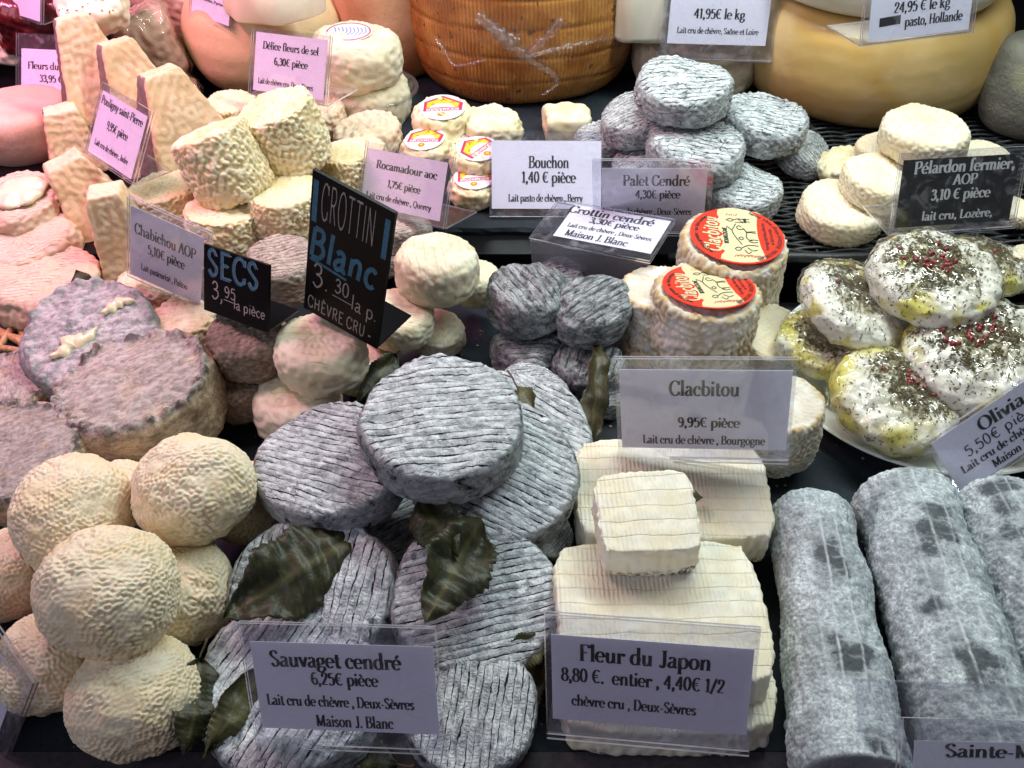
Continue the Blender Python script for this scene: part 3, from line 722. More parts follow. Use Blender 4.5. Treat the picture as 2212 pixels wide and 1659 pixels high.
def sign(corners, z0, label, lines, inset=(.05, .14, .04, .10), w0=9.5, h0=7, card='paper', ink='ink', foot=4., back=True, board=False, lean=None):
    p, R, w, h, err = fit_rect(corners, z0, w0, h0, lean)
    if err > 8: print('SIGN fit', label[:30], 'err %.1f' % err, 'w %.1f h %.1f' % (w, h))
    X, Y, Z = R[:, 0], R[:, 1], R[:, 2]
    e = obj('price_board' if board else 'price_sign', None, mat4=frame(X, Y, Z, p))
    tag(e, label, 'price sign', 'price signs among the cheeses')
    hx = w / 2
    bk = np.array([-Z[0], -Z[1], 0.]); bk = unit(bk); bl = R.T @ bk          # the way back along the shelf, in sign space
    if board:
        f = panel('chalk_panel', e, -hx, hx, 0, h, 0, .22, M['black'])
        par = f; x0, x1, y0, y1 = -hx, hx, 0, h
    else:
        l, t, r, b = inset
        x0, x1, y0, y1 = -hx + l * w, hx - r * w, b * h, h - t * h
        panel('front_sheet', e, -hx, hx, 0, h, .14, .10, M['acrylic'], M['edge'])
        if back: panel('back_sheet', e, -hx, hx, .05, h - .05, -.10, .10, M['acrylic'], M['edge'])
        par = panel('paper_card', e, x0, x1, y0, y1, 0, .025, M[card])
    if foot:
        q0 = np.array([0, 0, -.24]); q1 = q0 + bl * foot; nn = unit(np.cross([1, 0, 0], bl)) * .12
        V = []
        for q in (q0, q1):
            for sx in (-hx, hx): V += [q + [sx, 0, 0], q + [sx, 0, 0] + nn]
        m = mkmesh('foot', V, [[0, 4, 6, 2], [1, 3, 7, 5], [0, 1, 5, 4], [2, 6, 7, 3], [4, 5, 7, 6], [0, 2, 3, 1]], M['blackgloss' if board else 'acrylic'], smooth=False)
        if not board:
            m.materials.append(M['edge'])
            for i in (2, 3, 4, 5): m.polygons[i].material_index = 1
        obj('foot', m, e)
    cw, ch = x1 - x0, y1 - y0
    for ln in lines:
        s, fx, fy, fw, fh = ln[:5]; kw = ln[5] if len(ln) > 5 else {}
        kw = dict(kw); mt = M[kw.pop('mat', ink)]
        text_obj('lettering', s, par, x0 + fx * cw, y1 - fy * ch, fw * cw * 1.03, fh * ch * 1.08, .012, mt, **kw)
    LAST[:] = [(e, par)]
    e['_fit'] = [float(x0), float(x1), float(y0), float(y1)]
    return e, par

# ------------------------------------------------------------------ leaves
def leaf(label, base, tip, wcm, roll=0, curl=.3, mat='leaf', stem=1.2, seed=0, fold=.25, teeth=15):
    a, b = at(*base), at(*tip); ax = b - a; Ln = np.linalg.norm(ax); ax = unit(ax)
    view = unit(np.array([0, 0, CAMH]) - a)
    nrm = unit(view - ax * np.dot(view, ax)); q = math.radians(roll)
    side = np.cross(nrm, ax); s2 = side * math.cos(q) + nrm * math.sin(q); n2 = np.cross(ax, s2)
    rr = random.Random(seed); V, vein = [], []; nu, nv = 66, 6
    for i in range(nu + 1):
        t = i / nu
        wd = wcm / 2 * (math.sin(math.pi * min(1, t * 1.02) ** .72) ** .85 if 0 < t < 1 else 0)
        saw = (t * teeth) % 1.0
        ed = wd * (1 + .13 * (saw if saw < .85 else (1 - saw) * 5.6)) * (1 - .08 * math.sin(t * 17 + seed))
        for j in range(-nv, nv + 1):
            s = j / nv; y = s * ed
            z = curl * Ln * .25 * (math.sin(math.pi * t) - .5 * t) + fold * abs(s) * wd * .6 + .02 * math.sin(t * teeth * 6.28 + abs(s) * 4) * abs(s) + .15 * math.sin(t * 5 + s * 3 + seed)
            xx = t * Ln + abs(s) * ed * .35 * (1 - t)
            V.append(np.array([xx, y, z]))
            vn = max(0, 1 - abs(s) * 10); ph = ((t - abs(s) * .14) * teeth * .7) % 1
            vein.append(max(vn, (1 - abs(ph - .5) * 14) * .7 if abs(ph - .5) < .07 else 0))
    n1 = len(V); W_ = 2 * nv + 1; VA = np.array(V); cr = .20 * wv(VA, 2.6, 800 + seed) + .07 * wv(VA, .9, 820 + seed)
    for k_ in range(n1): V[k_] = V[k_] + np.array([0, 0, cr[k_] * min(1, wcm / 3)])
    F = [[i * W_ + j, (i + 1) * W_ + j, (i + 1) * W_ + j + 1, i * W_ + j + 1] for i in range(nu) for j in range(W_ - 1)]
    V = V + [p - [0, 0, .03] for p in V]; vein = vein + vein
    F += [[f[0] + n1, f[3] + n1, f[2] + n1, f[1] + n1] for f in F]
    rim = [i * W_ for i in range(nu + 1)]; rim2 = [i * W_ + W_ - 1 for i in range(nu + 1)]
    F += [[rim[i], rim[i] + n1, rim[i + 1] + n1, rim[i + 1]] for i in range(nu)] + [[rim2[i + 1], rim2[i + 1] + n1, rim2[i] + n1, rim2[i]] for i in range(nu)]
    e = obj('chestnut_leaf', None, mat4=frame(ax, s2, n2, a)); tag(e, label, 'leaf', 'serrated leaves laid among the cheeses')
    obj('blade', mkmesh('blade', V, F, M[mat], {'vein': vein}), e)
    if stem:
        z0 = V[nv][2]
        sv, sf = tube([(0.1, 0, z0), (-stem * .35, .05, z0 + .05), (-stem * .7, .12, z0 + .22), (-stem, .1, z0 + .5)], [.05, .05, .055, .075], 7)
        obj('leaf_stalk', mkmesh('leaf_stalk', sv, sf, M['stem']), e)
    return e
# ------------------------------------------------------------------ the setting
TRAY = 4.0
yb = at(1900, 556, TRAY)[1]                              # front rim of the raised back tier
def struct(name, mesh): return tag(obj(name, mesh), kind='structure')
struct('shelf_floor', boxm('shelf_floor', -110, 110, 10, 230, -2.2, -.9, M['shelf']))
struct('back_wall', boxm('back_wall', -110, 110, 178, 180, -.9, 60, M['black']))
struct('raised_tier', boxm('raised_tier', -72, 80, yb + 1.2, 170, -.9, TRAY - .5, M['black']))
struct('counter_rim', boxm('counter_rim', -60, 60, 10, at(500, 1634, -.3)[1], -.9, .1, M['shelf']))
def slab(label, x0, x1, y0, y1, z1, th, seed):           # rough-edged slate
    n = 40; rr = np.random.RandomState(seed); per = []
    for t in np.linspace(0, 1, n, endpoint=False): per.append((x0 + (x1 - x0) * t, y0))
    for t in np.linspace(0, 1, n, endpoint=False): per.append((x1, y0 + (y1 - y0) * t))
    for t in np.linspace(0, 1, n, endpoint=False): per.append((x1 - (x1 - x0) * t, y1))
    for t in np.linspace(0, 1, n, endpoint=False): per.append((x0, y1 - (y1 - y0) * t))
    per = np.array(per); c = per.mean(0); V = []
    for zz, k in ((z1, 0), (z1 - th * .35, .18), (z1 - th * .7, .05), (z1 - th, .0)):
        off = rr.normal(0, .06, (len(per), 1)) + k
        d = per - c; V += [(*(p + unit(dd) * (o - .15)), zz) for p, dd, o in zip(per, d, off[:, 0])]
    N_ = len(per); F = [list(range(N_)), list(range(3 * N_, 4 * N_))[::-1]]
    for r in range(3): F += [[r * N_ + i, (r + 1) * N_ + i, (r + 1) * N_ + (i + 1) % N_, r * N_ + (i + 1) % N_] for i in range(N_)]
    return tag(obj('slate_board', mkmesh('slate_board', V, F, M['slate'], smooth=False)), label, 'slate board')
yf = at(1106, 1640, 0)[1]
slab('black slate board lying under the cream balls and the soft cheeses on the left', -44, -6.0, yf, yb - .3, 0, .7, 1)
slab('black slate board lying under the ash logs, square cheeses and white plate', -5.9, 46, yf + .3, yb - .5, 0, .7, 2)
pa, pb = at(770, 494, TRAY + .1), at(1500, 300, TRAY + .1)
slab('small slate slab under the tiny goat cheeses with magenta hexagon labels', pa[0], pb[0] + 2, pa[1], pb[1] + 14, TRAY + .1, .8, 3)

# steel rail in the gap below the slate slab
r0, r1 = at(1005, 522, 3.2), at(1165, 522, 3.2)
e = tag(obj('steel_rail', None, loc=(0, 0, 0)), 'shiny steel rail in the dark gap below the small slate slab', 'rail')
me = boxm('rail_bar', r0[0], r1[0], r0[1] - .2, r0[1] + .5, 2.6, 3.3, M['steel']); obj('rail_bar', me, e)
me = boxm('rail_lip', r0[0], r1[0], r0[1] - .5, r0[1] - .22, 2.1, 2.5, M['steel']); obj('rail_lip', me, e)

# black woven tray on the raised tier
e = tag(obj('woven_tray', None, loc=(0, 0, 0)), 'black rattan tray with woven strands under the grey and cream discs', 'tray')
xa, xb_ = at(1490, 500, TRAY)[0], 62; nst = 64
def strand(ph):
    xs = np.linspace(0, xb_ - xa, 150)
    p = [(x, .05 * math.sin(x * .21 + ph), .16 * math.sin(x * 2 * math.pi / 5.2 + ph)) for x in xs]
    V, F = tube(p, .155, 6); return mkmesh('strand', V, F, M['wickerblack'])
sm = [strand(0), strand(math.pi)]
for i in range(nst): obj('strand', sm[i % 2], e, loc=(xa, yb + .9 + i * .40, TRAY - .1))
for k in range(16):
    x = xa + 1.3 + k * 2.6
    V, F = tube([(x, yb + .3, TRAY - .12), (x, yb + 27, TRAY - .12)], .13, 6); obj('rib', mkmesh('rib', V, F, M['wickerblack']), e)
V, F = tube([(x, yb + .2 + .05 * math.sin(x), TRAY - .15) for x in np.linspace(xa - 2, xb_, 80)], .42, 9); obj('rim', mkmesh('rim', V, F, M['wickerblack']), e)
e2 = tag(obj('woven_tray', None, loc=(0, 0, 0)), 'black slatted mat under the dish and the ribbed brown wheel', 'tray')
ax_, bx_ = at(760, 330, TRAY), at(1010, 180, TRAY)
ms = mkmesh('strand', *tube([(0, 0, 0), (3.2, 3.0, .05), (6.4, 6.2, 0)], .16, 6), M['wickerblack'])
for i in range(34): obj('strand', ms, e2, loc=(ax_[0] - 3 + i * .42, ax_[1] - 1 + i * .30, TRAY - .2))

# ------------------------------------------------------------------ wrinkled cream balls (front left)
GB = 'wrinkled cream ball cheeses'
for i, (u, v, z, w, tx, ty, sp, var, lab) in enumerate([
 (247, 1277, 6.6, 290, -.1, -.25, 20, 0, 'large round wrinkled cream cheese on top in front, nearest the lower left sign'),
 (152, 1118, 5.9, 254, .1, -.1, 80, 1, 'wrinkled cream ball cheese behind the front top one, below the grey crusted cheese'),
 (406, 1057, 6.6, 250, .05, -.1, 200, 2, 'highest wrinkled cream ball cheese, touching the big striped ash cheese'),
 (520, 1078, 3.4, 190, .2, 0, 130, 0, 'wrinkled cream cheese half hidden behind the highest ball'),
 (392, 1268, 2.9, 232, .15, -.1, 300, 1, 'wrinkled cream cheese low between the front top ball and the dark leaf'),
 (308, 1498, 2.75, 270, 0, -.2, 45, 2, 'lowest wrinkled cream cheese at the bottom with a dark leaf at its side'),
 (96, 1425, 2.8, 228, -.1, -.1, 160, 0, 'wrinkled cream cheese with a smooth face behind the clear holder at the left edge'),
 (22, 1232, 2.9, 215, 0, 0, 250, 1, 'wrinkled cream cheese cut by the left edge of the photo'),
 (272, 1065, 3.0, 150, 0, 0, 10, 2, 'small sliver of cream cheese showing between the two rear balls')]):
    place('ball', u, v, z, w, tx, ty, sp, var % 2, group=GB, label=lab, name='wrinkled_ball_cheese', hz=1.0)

# ------------------------------------------------------------------ striped ash cheeses (front centre)
GS = 'striped ash coated cheeses with leaves'
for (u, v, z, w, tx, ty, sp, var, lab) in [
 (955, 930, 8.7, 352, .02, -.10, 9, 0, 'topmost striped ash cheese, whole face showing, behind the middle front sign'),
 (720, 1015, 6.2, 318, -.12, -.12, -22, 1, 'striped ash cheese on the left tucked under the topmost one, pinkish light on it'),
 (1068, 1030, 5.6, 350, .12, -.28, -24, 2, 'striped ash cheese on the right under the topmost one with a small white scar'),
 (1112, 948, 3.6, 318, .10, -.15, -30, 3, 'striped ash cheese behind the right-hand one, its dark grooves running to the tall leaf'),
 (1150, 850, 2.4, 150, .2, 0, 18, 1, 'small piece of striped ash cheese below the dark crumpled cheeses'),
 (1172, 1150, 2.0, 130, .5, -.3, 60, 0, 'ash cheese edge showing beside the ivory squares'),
 (868, 1185, 1.5, 300, 0, .1, 40, 3, 'ash cheese at the bottom of the dark gap between the four largest ones'),  # added to cover lit slate and keep the gap dark
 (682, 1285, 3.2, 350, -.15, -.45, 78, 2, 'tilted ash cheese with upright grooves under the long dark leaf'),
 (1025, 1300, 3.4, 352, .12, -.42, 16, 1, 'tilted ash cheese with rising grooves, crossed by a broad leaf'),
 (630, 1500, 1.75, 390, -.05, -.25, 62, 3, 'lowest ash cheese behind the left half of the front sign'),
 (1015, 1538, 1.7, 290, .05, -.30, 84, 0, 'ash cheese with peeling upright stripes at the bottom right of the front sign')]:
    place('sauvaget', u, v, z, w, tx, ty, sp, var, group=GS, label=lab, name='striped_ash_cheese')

# ------------------------------------------------------------------ white and ash palets (back right)
GP = 'grey white ash discs in the back pile'
for (u, v, z, w, tx, ty, sp, var, lab) in [
 (1478, 200, 11.6, 192, 0, -.12, 2, 0, 'topmost grey white disc of the back pile, below the 41,95 sign'),
 (1647, 272, 8.4, 176, .08, -.10, -4, 1, 'striped grey white disc on the right of the back pile, by the yellow wheel'),
 (1374, 265, 8.2, 150, -.2, -.05, 12, 2, 'grey white disc on the left of the back pile under the topmost one'),
 (1500, 333, 7.8, 196, .02, -.12, -6, 1, 'grey white disc in the middle behind the sign reading Palet'),
 (1610, 420, 5.3, 154, .05, -.1, -12, 0, 'lowest grey white disc, behind the red round label'),
 (1727, 332, 5.4, 132, .45, -.15, -30, 2, 'grey disc leaning on the right end of the back pile with torn rind'),
 (1308, 305, 5.4, 122, -.2, 0, 0, 1, 'grey disc low at the left end of the back pile behind the Bouchon sign'),
 (1400, 375, 5.3, 150, 0, 0, 30, 2, 'grey disc hidden behind the two white signs under the pile')]:
    place('palet', u, v, z, w, tx, ty, sp, var, group=GP, label=lab, name='ash_disc_cheese')

# ------------------------------------------------------------------ dark crumpled crottins
GC = 'dark ash crottins in the middle'
for (u, v, z, w, tx, ty, sp, var, lab) in [
 (1142, 648, 5.2, 164, -.05, -.1, 120, 0, 'grey crumpled crottin on top at the left of the dark pile'),
 (1280, 675, 5.0, 152, .1, -.25, 40, 1, 'blackest crumpled crottin on top at the right, under the lying Crottin sign'),
 (1142, 765, 1.8, 148, 0, -.1, 0, 2, 'dark crottin with pale patches, bottom left of the dark pile'),
 (1272, 800, 1.8, 148, .1, -.15, 75, 0, 'lighter striped crottin at the bottom beside the tall leaf'),
 (1212, 612, 3.2, 110, 0, 0, 200, 1, 'dark crottin half seen behind the two upper ones'),
 (1300, 862, .9, 90, .1, 0, 200, 2, 'small dark crottin in the shade under the tall leaf')]:
    place('crottin', u, v, z, w, tx, ty, sp, var, group=GC, label=lab, name='dark_ash_crottin')

# ------------------------------------------------------------------ white crottins
GW = 'ivory white crottins round the chalk board'
for (u, v, z, w, tx, ty, sp, var, hz, lab) in [
 (944, 586, 6.6, 166, -.02, -.05, 100, 0, 1.15, 'topmost ivory crottin right of the tall chalk board'),
 (1026, 614, 3.4, 108, .1, 0, 30, 1, 1.2, 'ivory crottin standing behind the topmost one, by the dark pile'),
 (862, 694, 4.2, 142, .15, -.15, 0, 2, 1, 'ivory crottin beside the foot of the tall chalk board'),
 (946, 724, 1.75, 112, 0, -.1, 60, 0, 1, 'ivory crottin on the slate below the topmost one'),
 (696, 770, 5.4, 184, -.05, -.1, -6, 1, 1.1, 'pink lit ivory crottin below the tall chalk board'),
 (645, 880, 2.0, 184, 0, 0, 8, 2, 1.1, 'ivory crottin at the bottom, partly under the pink lit one'),
 (788, 805, 1.7, 120, 0, 0, 200, 0, 1, 'ivory crottin in shade behind the topmost striped ash cheese'),
 (812, 760, 1.9, 90, 0, 0, 20, 1, 1, 'ivory crottin just under the corner of the tall chalk board')]:
    place('blanc', u, v, z, w, tx, ty, sp, var, hz, group=GW, label=lab, name='white_crottin')
GD = 'dry brown crottins by the small chalk board'
place('secs', 543, 748, 5.0, 170, 0, -.02, 30, 0, group=GD, label='dry brown crottin right under the small chalk board', name='dry_crottin')
place('secs', 521, 842, 2.1, 154, 0, -.02, 90, 1, group=GD, label='dry brown crottin at the bottom beneath the other brown one', name='dry_crottin')
place('secspale', 612, 588, 5.0, 150, .05, -.1, 20, 0, group=GD, label='grey speckled crottin between the small and the tall chalk boards', name='dry_crottin')
place('secspale', 868, 508, 4.0, 120, .05, 0, 20, 1, group=GD, label='grey speckled crottin behind the tall chalk board, right of its top corner', name='dry_crottin')
place('secspale', 832, 560, 2.6, 90, 0, 0, 120, 0, group=GD, label='brown crottin edge beside the right side of the tall chalk board', name='dry_crottin')
place('aged', 404, 720, 3.4, 132, .05, -.05, 15, 0, 1., group='pale tan crottins left of the small chalk board', label='tall pale tan crottin left of the small chalk board', name='tan_crottin')
place('aged', 350, 640, 4.2, 100, .1, 0, 80, 1, .9, group='pale tan crottins left of the small chalk board', label='pale tan crottin under the lower edge of the Chabichou sign', name='tan_crottin')
place('aged', 300, 625, 3.0, 80, .1, 0, 180, 1, .9, group='pale tan crottins left of the small chalk board', label='pinkish crottin at the lower left corner of the Chabichou sign', name='tan_crottin')

# ------------------------------------------------------------------ wrinkled yellow cylinders
GY = 'wrinkled yellow cylinder cheeses'
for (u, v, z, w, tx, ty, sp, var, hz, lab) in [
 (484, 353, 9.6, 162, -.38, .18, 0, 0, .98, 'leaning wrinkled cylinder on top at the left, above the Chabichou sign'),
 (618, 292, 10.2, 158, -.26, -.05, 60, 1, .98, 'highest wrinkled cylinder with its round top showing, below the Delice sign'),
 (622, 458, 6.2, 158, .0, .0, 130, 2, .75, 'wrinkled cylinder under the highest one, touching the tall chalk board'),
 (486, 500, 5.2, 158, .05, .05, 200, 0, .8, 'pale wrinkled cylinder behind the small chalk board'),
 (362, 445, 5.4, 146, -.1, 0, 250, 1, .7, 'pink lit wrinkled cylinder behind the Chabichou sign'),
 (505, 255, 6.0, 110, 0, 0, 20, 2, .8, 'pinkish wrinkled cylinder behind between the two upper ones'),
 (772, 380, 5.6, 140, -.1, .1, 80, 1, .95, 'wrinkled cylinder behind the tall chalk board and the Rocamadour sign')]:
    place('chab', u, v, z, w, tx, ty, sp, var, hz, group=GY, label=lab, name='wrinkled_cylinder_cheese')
place('washed', 795, 296, 5.4, 138, -.1, -.1, 0, 0, label='flat peach rinded cheese behind the Rocamadour sign', group='peach rinded discs', name='peach_disc_cheese')
place('washed', 690, 250, 6.0, 110, -.1, 0, 90, 1, label='peach rinded cheese under the Delice sign, behind the highest cylinder', group='peach rinded discs', name='peach_disc_cheese')

# ------------------------------------------------------------------ cream discs (right back)
GE = 'small cream discs on the black rattan'
for (u, v, z, w, tx, ty, sp, var, lab) in [
 (1994, 298, 9.6, 188, .02, -.02, 0, 0, 'topmost cream disc above the black Pelardon sign'),
 (1903, 322, 7.2, 100, -.2, 0, 70, 1, 'cream disc behind the left side of the topmost one'),
 (1900, 397, 7.2, 168, .12, -.05, 140, 2, 'cream disc partly behind the black sign, under the topmost one'),
 (1815, 462, 5.3, 174, .1, -.15, 20, 1, 'lowest cream disc, standing free on the rattan in front'),
 (2125, 345, 7.2, 110, .1, 0, 200, 2, 'cream disc peeping over the black sign on the right'),
 (2192, 460, 5.2, 90, .1, 0, 210, 0, 'cream disc at the right edge behind the black sign'),
 (1985, 445, 5.2, 160, 0, 0, 10, 1, 'cream disc hidden behind the black sign')]:
    place('pelardon', u, v, z, w, tx, ty, sp, var, group=GE, label=lab, name='cream_disc_cheese')
place('rocam', 1824, 362, 5.4, 104, -.25, -.1, 5, 0, hz=1.2, label='yellowish striped disc at the left end of the cream discs', name='cream_disc_cheese', group=GE)

# ------------------------------------------------------------------ small labelled cheeses
def hexlabel(o, R, T, spin, full=True):
    """sticker: magenta hexagon with a yellow field and white name band"""
    z = T / 2 + .13; c = 1.14 * math.cos(math.radians(spin)); s = 1.14 * math.sin(math.radians(spin))
    rot = lambda pts: [(x * c - y * s, x * s + y * c) for x, y in pts]
    base = poly_obj('round_label', rot([(1.75 * math.cos(a), 1.75 * math.sin(a)) for a in np.linspace(0, 2 * math.pi, 25)[:-1]]), o, z, M['whitelabel'], .05)
    poly_obj('hexagon', rot([(-1.45, -.55), (1.45, -.55), (1.6, .5), (.1, 1.55), (-1.35, .75)]), base, z + .012, M['magenta'])
    poly_obj('yellow_field', rot([(-1.2, -.10), (1.2, -.10), (1.32, .42), (.1, 1.28), (-1.12, .62)]), base, z + .024, M['yellow'])
    poly_obj('white_field', rot([(-1.0, -.10), (1.0, -.10), (.6, .42), (-.5, .42)]), base, z + .034, M['whitelabel'])
    text_obj('lettering', 'ROCAMADOUR', base, .33 * s, -.33 * c, 2.85, .36, z + .03, M['whitelabel'], 'plain', math.radians(spin + 180), .2)
    poly_obj('orange_seal', rot([(-.1 + .3 * math.cos(a), -.98 + .3 * math.sin(a)) for a in np.linspace(0, 6.28, 15)[:-1]]), base, z + .012, M['orangelabel'])
    poly_obj('seal_centre', rot([(-.1 + .14 * math.cos(a), -.98 + .14 * math.sin(a)) for a in np.linspace(0, 6.28, 11)[:-1]]), base, z + .024, M['yellow'])
    goat = [C_(-.1, .75, .1, .95, .35, .85), C_(-.8, .25, -.7, .4, -.55, .3), C_(.6, .5, .8, .62, 1.0, .5), C_(.1, .95, .15, 1.1, .05, 1.15)]
    stroke_obj('line_drawing', [rot(l) for l in goat], base, .05, z + .045, M['ink'])
GR = 'tiny soft cheeses with hexagon labels'
for (u, v, z, w, tx, ty, sp, var, ls, lab) in [
 (957, 262, 6.6, 120, 0, -.1, 0, 0, 4, 'tiny cheese with a magenta and yellow hexagon label, topmost under the brown wheel'),
 (1062, 278, 6.0, 118, 0, -.1, 0, 1, None, 'tiny cheese without a label between the labelled ones and the brown wheel'),
 (922, 324, 5.6, 106, -.1, -.1, 0, 2, -8, 'tiny labelled cheese behind the top edge of the Rocamadour sign'),
 (992, 318, 5.2, 80, .1, -.1, 0, 1, 190, 'tiny labelled cheese squeezed between two others, only a corner showing'),
 (1034, 348, 6.4, 112, 0, -.12, 0, 0, 52, 'tiny labelled cheese beside the left edge of the Bouchon sign, label turned'),
 (1025, 408, 5.1, 106, 0, -.1, 0, 2, 6, 'lowest tiny labelled cheese between the two signs')]:
    o = place('rocam', u, v, z, w, tx, ty, sp, var, group=GR, label=lab, name='tiny_labelled_cheese', hz=1.25)
    if ls is not None: hexlabel(o, 2.4, 1.9, ls)

# ------------------------------------------------------------------ tall beige cylinders with red labels
def redlabel(o, R, T, spin, lift, tilt):
    e_ = (Matrix.Translation((0, 0, (T / 2 + lift) * CM)) @ Matrix.Rotation(math.radians(tilt), 4, 'X') @ Matrix.Rotation(math.radians(spin), 4, 'Z'))
    R0 = 2.95; z = 0
    ang = np.linspace(0, 2 * math.pi, 49)[:-1]
    poly = poly_obj('round_label', [(R0 * math.cos(a), R0 * math.sin(a)) for a in ang], o, 0, M['red'], .05); poly.matrix_local = e_
    rr = random.Random(4); b = []
    for a in np.linspace(-1.12, 1.12, 26): b.append((1.42 + .1 * math.sin(a * 3), 2.5 * math.sin(a)))
    top = [(x * .9, y) for x, y in [(R0 * math.cos(t), R0 * math.sin(t)) for t in np.linspace(1.15, 1.95, 9)]]
    left = [(-1.05 + .16 * math.sin(k * 2.4) + rr.uniform(-.05, .05), 2.2 - k * .36) for k in range(13)]
    bot = [(R0 * .96 * math.cos(t), R0 * .96 * math.sin(t)) for t in np.linspace(4.25, 5.1, 9)]
    right = [(1.55, -2.3), (1.35, -1.2), (1.28, 0), (1.35, 1.2), (1.5, 2.2)]
    pts = [(x, y) for x, y in top] + left + bot + right
    poly_obj('cream_field', pts, poly, .012, M['labelcream'])
    text_obj('lettering', 'Clacbitou', poly, -1.55, .05, 3.7, .95, .03, M['labelcream'], 'plain', math.pi / 2, .17, slant=.25)
    text_obj('lettering', 'BOURGOGNE', poly, -.72, -.1, 1.7, .26, .034, M['ink'], 'plain', math.pi / 2, .2)
    text_obj('lettering', 'Fromage de chèvre fermier', poly, 1.75, 0, 2.9, .24, .03, M['ink'], 'plain', math.pi / 2, .18)
    text_obj('lettering', 'au lait cru entier', poly, 2.12, 0, 1.7, .24, .03, M['ink'], 'plain', math.pi / 2, .18)
    text_obj('lettering', 'Fabriqué à la ferme , affiné par LA RACOTIERE . 71420 GENELARD', poly, 0, 0, 6.2, .25, .03, M['ink'], 'plain', -math.pi / 2, .18, arc=2.62)
    text_obj('lettering', 'matière grasse : au lait entier', poly, 0, 0, 4.4, .26, .03, M['ink'], 'plain', math.pi / 2, .18, arc=2.58)
    g = [C_(-.6, .9, -.3, .5, -.25, .2, -.1, -.3, .2, -1.0), C_(-.3, .5, -.1, .9, 0, 1.2), C_(.35, .85, .2, 1.0, .05, .85, .1, .65, .35, .6, .45, .75),
         C_(.45, .7, .6, .3, .55, -.2, .7, -.5, .9, -.55), C_(.6, .35, .9, .4, 1.2, .42), C_(.7, -.5, .95, -.45, 1.25, -.5), C_(.6, .3, .95, .3, 1.2, .25), C_(.65, -.6, .9, -.75, 1.2, -.7),
         C_(-.3, -1.5, -.1, -1.3, .1, -1.4, .0, -1.6, -.25, -1.6), C_(.1, -1.4, .5, -1.1, .9, -1.05, 1.2, -1.1), C_(.3, -1.55, .5, -1.9, .7, -1.7), C_(.5, -1.3, .8, -1.6, 1.1, -1.5),
         C_(.05, -.35, .2, -.2, .35, -.35, .2, -.5, .05, -.35), C_(-.55, 1.6, -.3, 1.75, -.1, 1.6, -.3, 1.45, -.55, 1.6), C_(-.1, 1.6, .2, 1.75, .6, 1.7), C_(0, 1.4, .3, 1.35, .6, 1.5), C_(.6, 1.7, .95, 1.75), C_(.6, 1.5, .95, 1.45), C_(.2, 1.75, .5, 1.3)]
    stroke_obj('line_drawing', g, poly, .055, .03, M['ink'])
    poly_obj('apron_print', [(.55, 1.35), (.72, 1.35), (.72, 1.8), (.55, 1.8)], poly, .036, M['ink'])
    tw = [C_(-.4 + .2 * k, -2.3 + .12 * (k % 3), -.25 + .2 * k, -2.1, -.15 + .22 * k, -2.25) for k in range(8)] + [C_(-.5 + .15 * k, 2.1, -.4 + .15 * k, 2.3 - .1 * (k % 2)) for k in range(5)]
    stroke_obj('twig_drawing', tw, poly, .05, .03, M['redink'])
GK = 'tall beige wrinkled cylinder cheeses'
o = place('clac', 1530, 626, 7.0, 226, .02, -.02, 0, 0, 1.0, 't', label='tall beige cylinder cheese with a red round label, in front above the Clacbitou sign', group=GK, name='tall_cylinder_cheese'); redlabel(o, 3.4, 7, 10, .28, -6)
o = place('clac', 1590, 520, 7.8, 236, .03, -.05, 90, 1, 1.1, 't', label='tall beige cylinder cheese with a red round label, the rear one of the two', group=GK, name='tall_cylinder_cheese'); redlabel(o, 3.4, 7, -100 + 7, .30, 0)
place('clac', 1422, 618, 6.2, 170, -.12, 0, 30, 2, .95, 't', label='white topped beige cylinder without a label, left of the labelled ones', group=GK, name='tall_cylinder_cheese')
place('clac', 1690, 868, 5.6, 180, -.05, -.1, 120, 0, .85, 't', label='beige cylinder cheese standing behind the right edge of the Clacbitou sign', group=GK, name='tall_cylinder_cheese')
place('clac', 1655, 735, 2.4, 150, .35, -.45, 200, 1, .5, label='pale cheese tilted between the labelled cylinders and the white plate', group=GK, name='tall_cylinder_cheese', mat='pelardon')
place('washed', 1392, 760, 1.6, 90, 0, 0, 0, 1, label='small peach rinded cheese in front of the white topped cylinder', group='peach rinded discs', name='peach_disc_cheese')

# ------------------------------------------------------------------ ivory square cheeses
def square(u, v, z, wpx, asp, hcm, spin, tx, ty, label, var):
    c = at(u, v, z); w = wpx * depth(c) / FOC; hx, hy, hz = w / 2, w / 2 * asp, hcm / 2
    V, N, F = rbox(hx, hy, hz, .25, 76)
    # round the plan corners a little
    k = sstep(np.abs(V[:, 0]) / hx + np.abs(V[:, 1]) / hy, 1.5, 2.0); V[:, :2] *= (1 - .085 * k[:, None])
    wr = wv(V, .7, 40 + var); rows = np.cos((V[:, 1] + .2 * wv(V, 4, 9 + var)) * 2 * math.pi / 1.16) * .010
    top = sstep(N[:, 2], .6, .95)
    side = (1 - top)
    d = .012 * wr * (.25 + side) + .03 * wv(V, 5, 60 + var) + rows * top + .03 * side * wv(V * [1, 1, .5], .45, 5 + var)
    V = V + N * d[:, None]; V[:, 2] += .07 * wv(V, 9, 3 + var)
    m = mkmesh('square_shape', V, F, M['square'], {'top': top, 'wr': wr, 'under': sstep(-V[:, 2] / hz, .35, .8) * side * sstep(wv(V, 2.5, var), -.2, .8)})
    X, Y, Z = axes(tx, ty, spin)
    o = obj('square_ivory_cheese', m, mat4=frame(X, Y, Z, c)); REG.append((label[:40], c, (X, Y, Z), w / 2, hcm))
    return tag(o, label, 'cheese', 'ivory square cheeses with woven print')
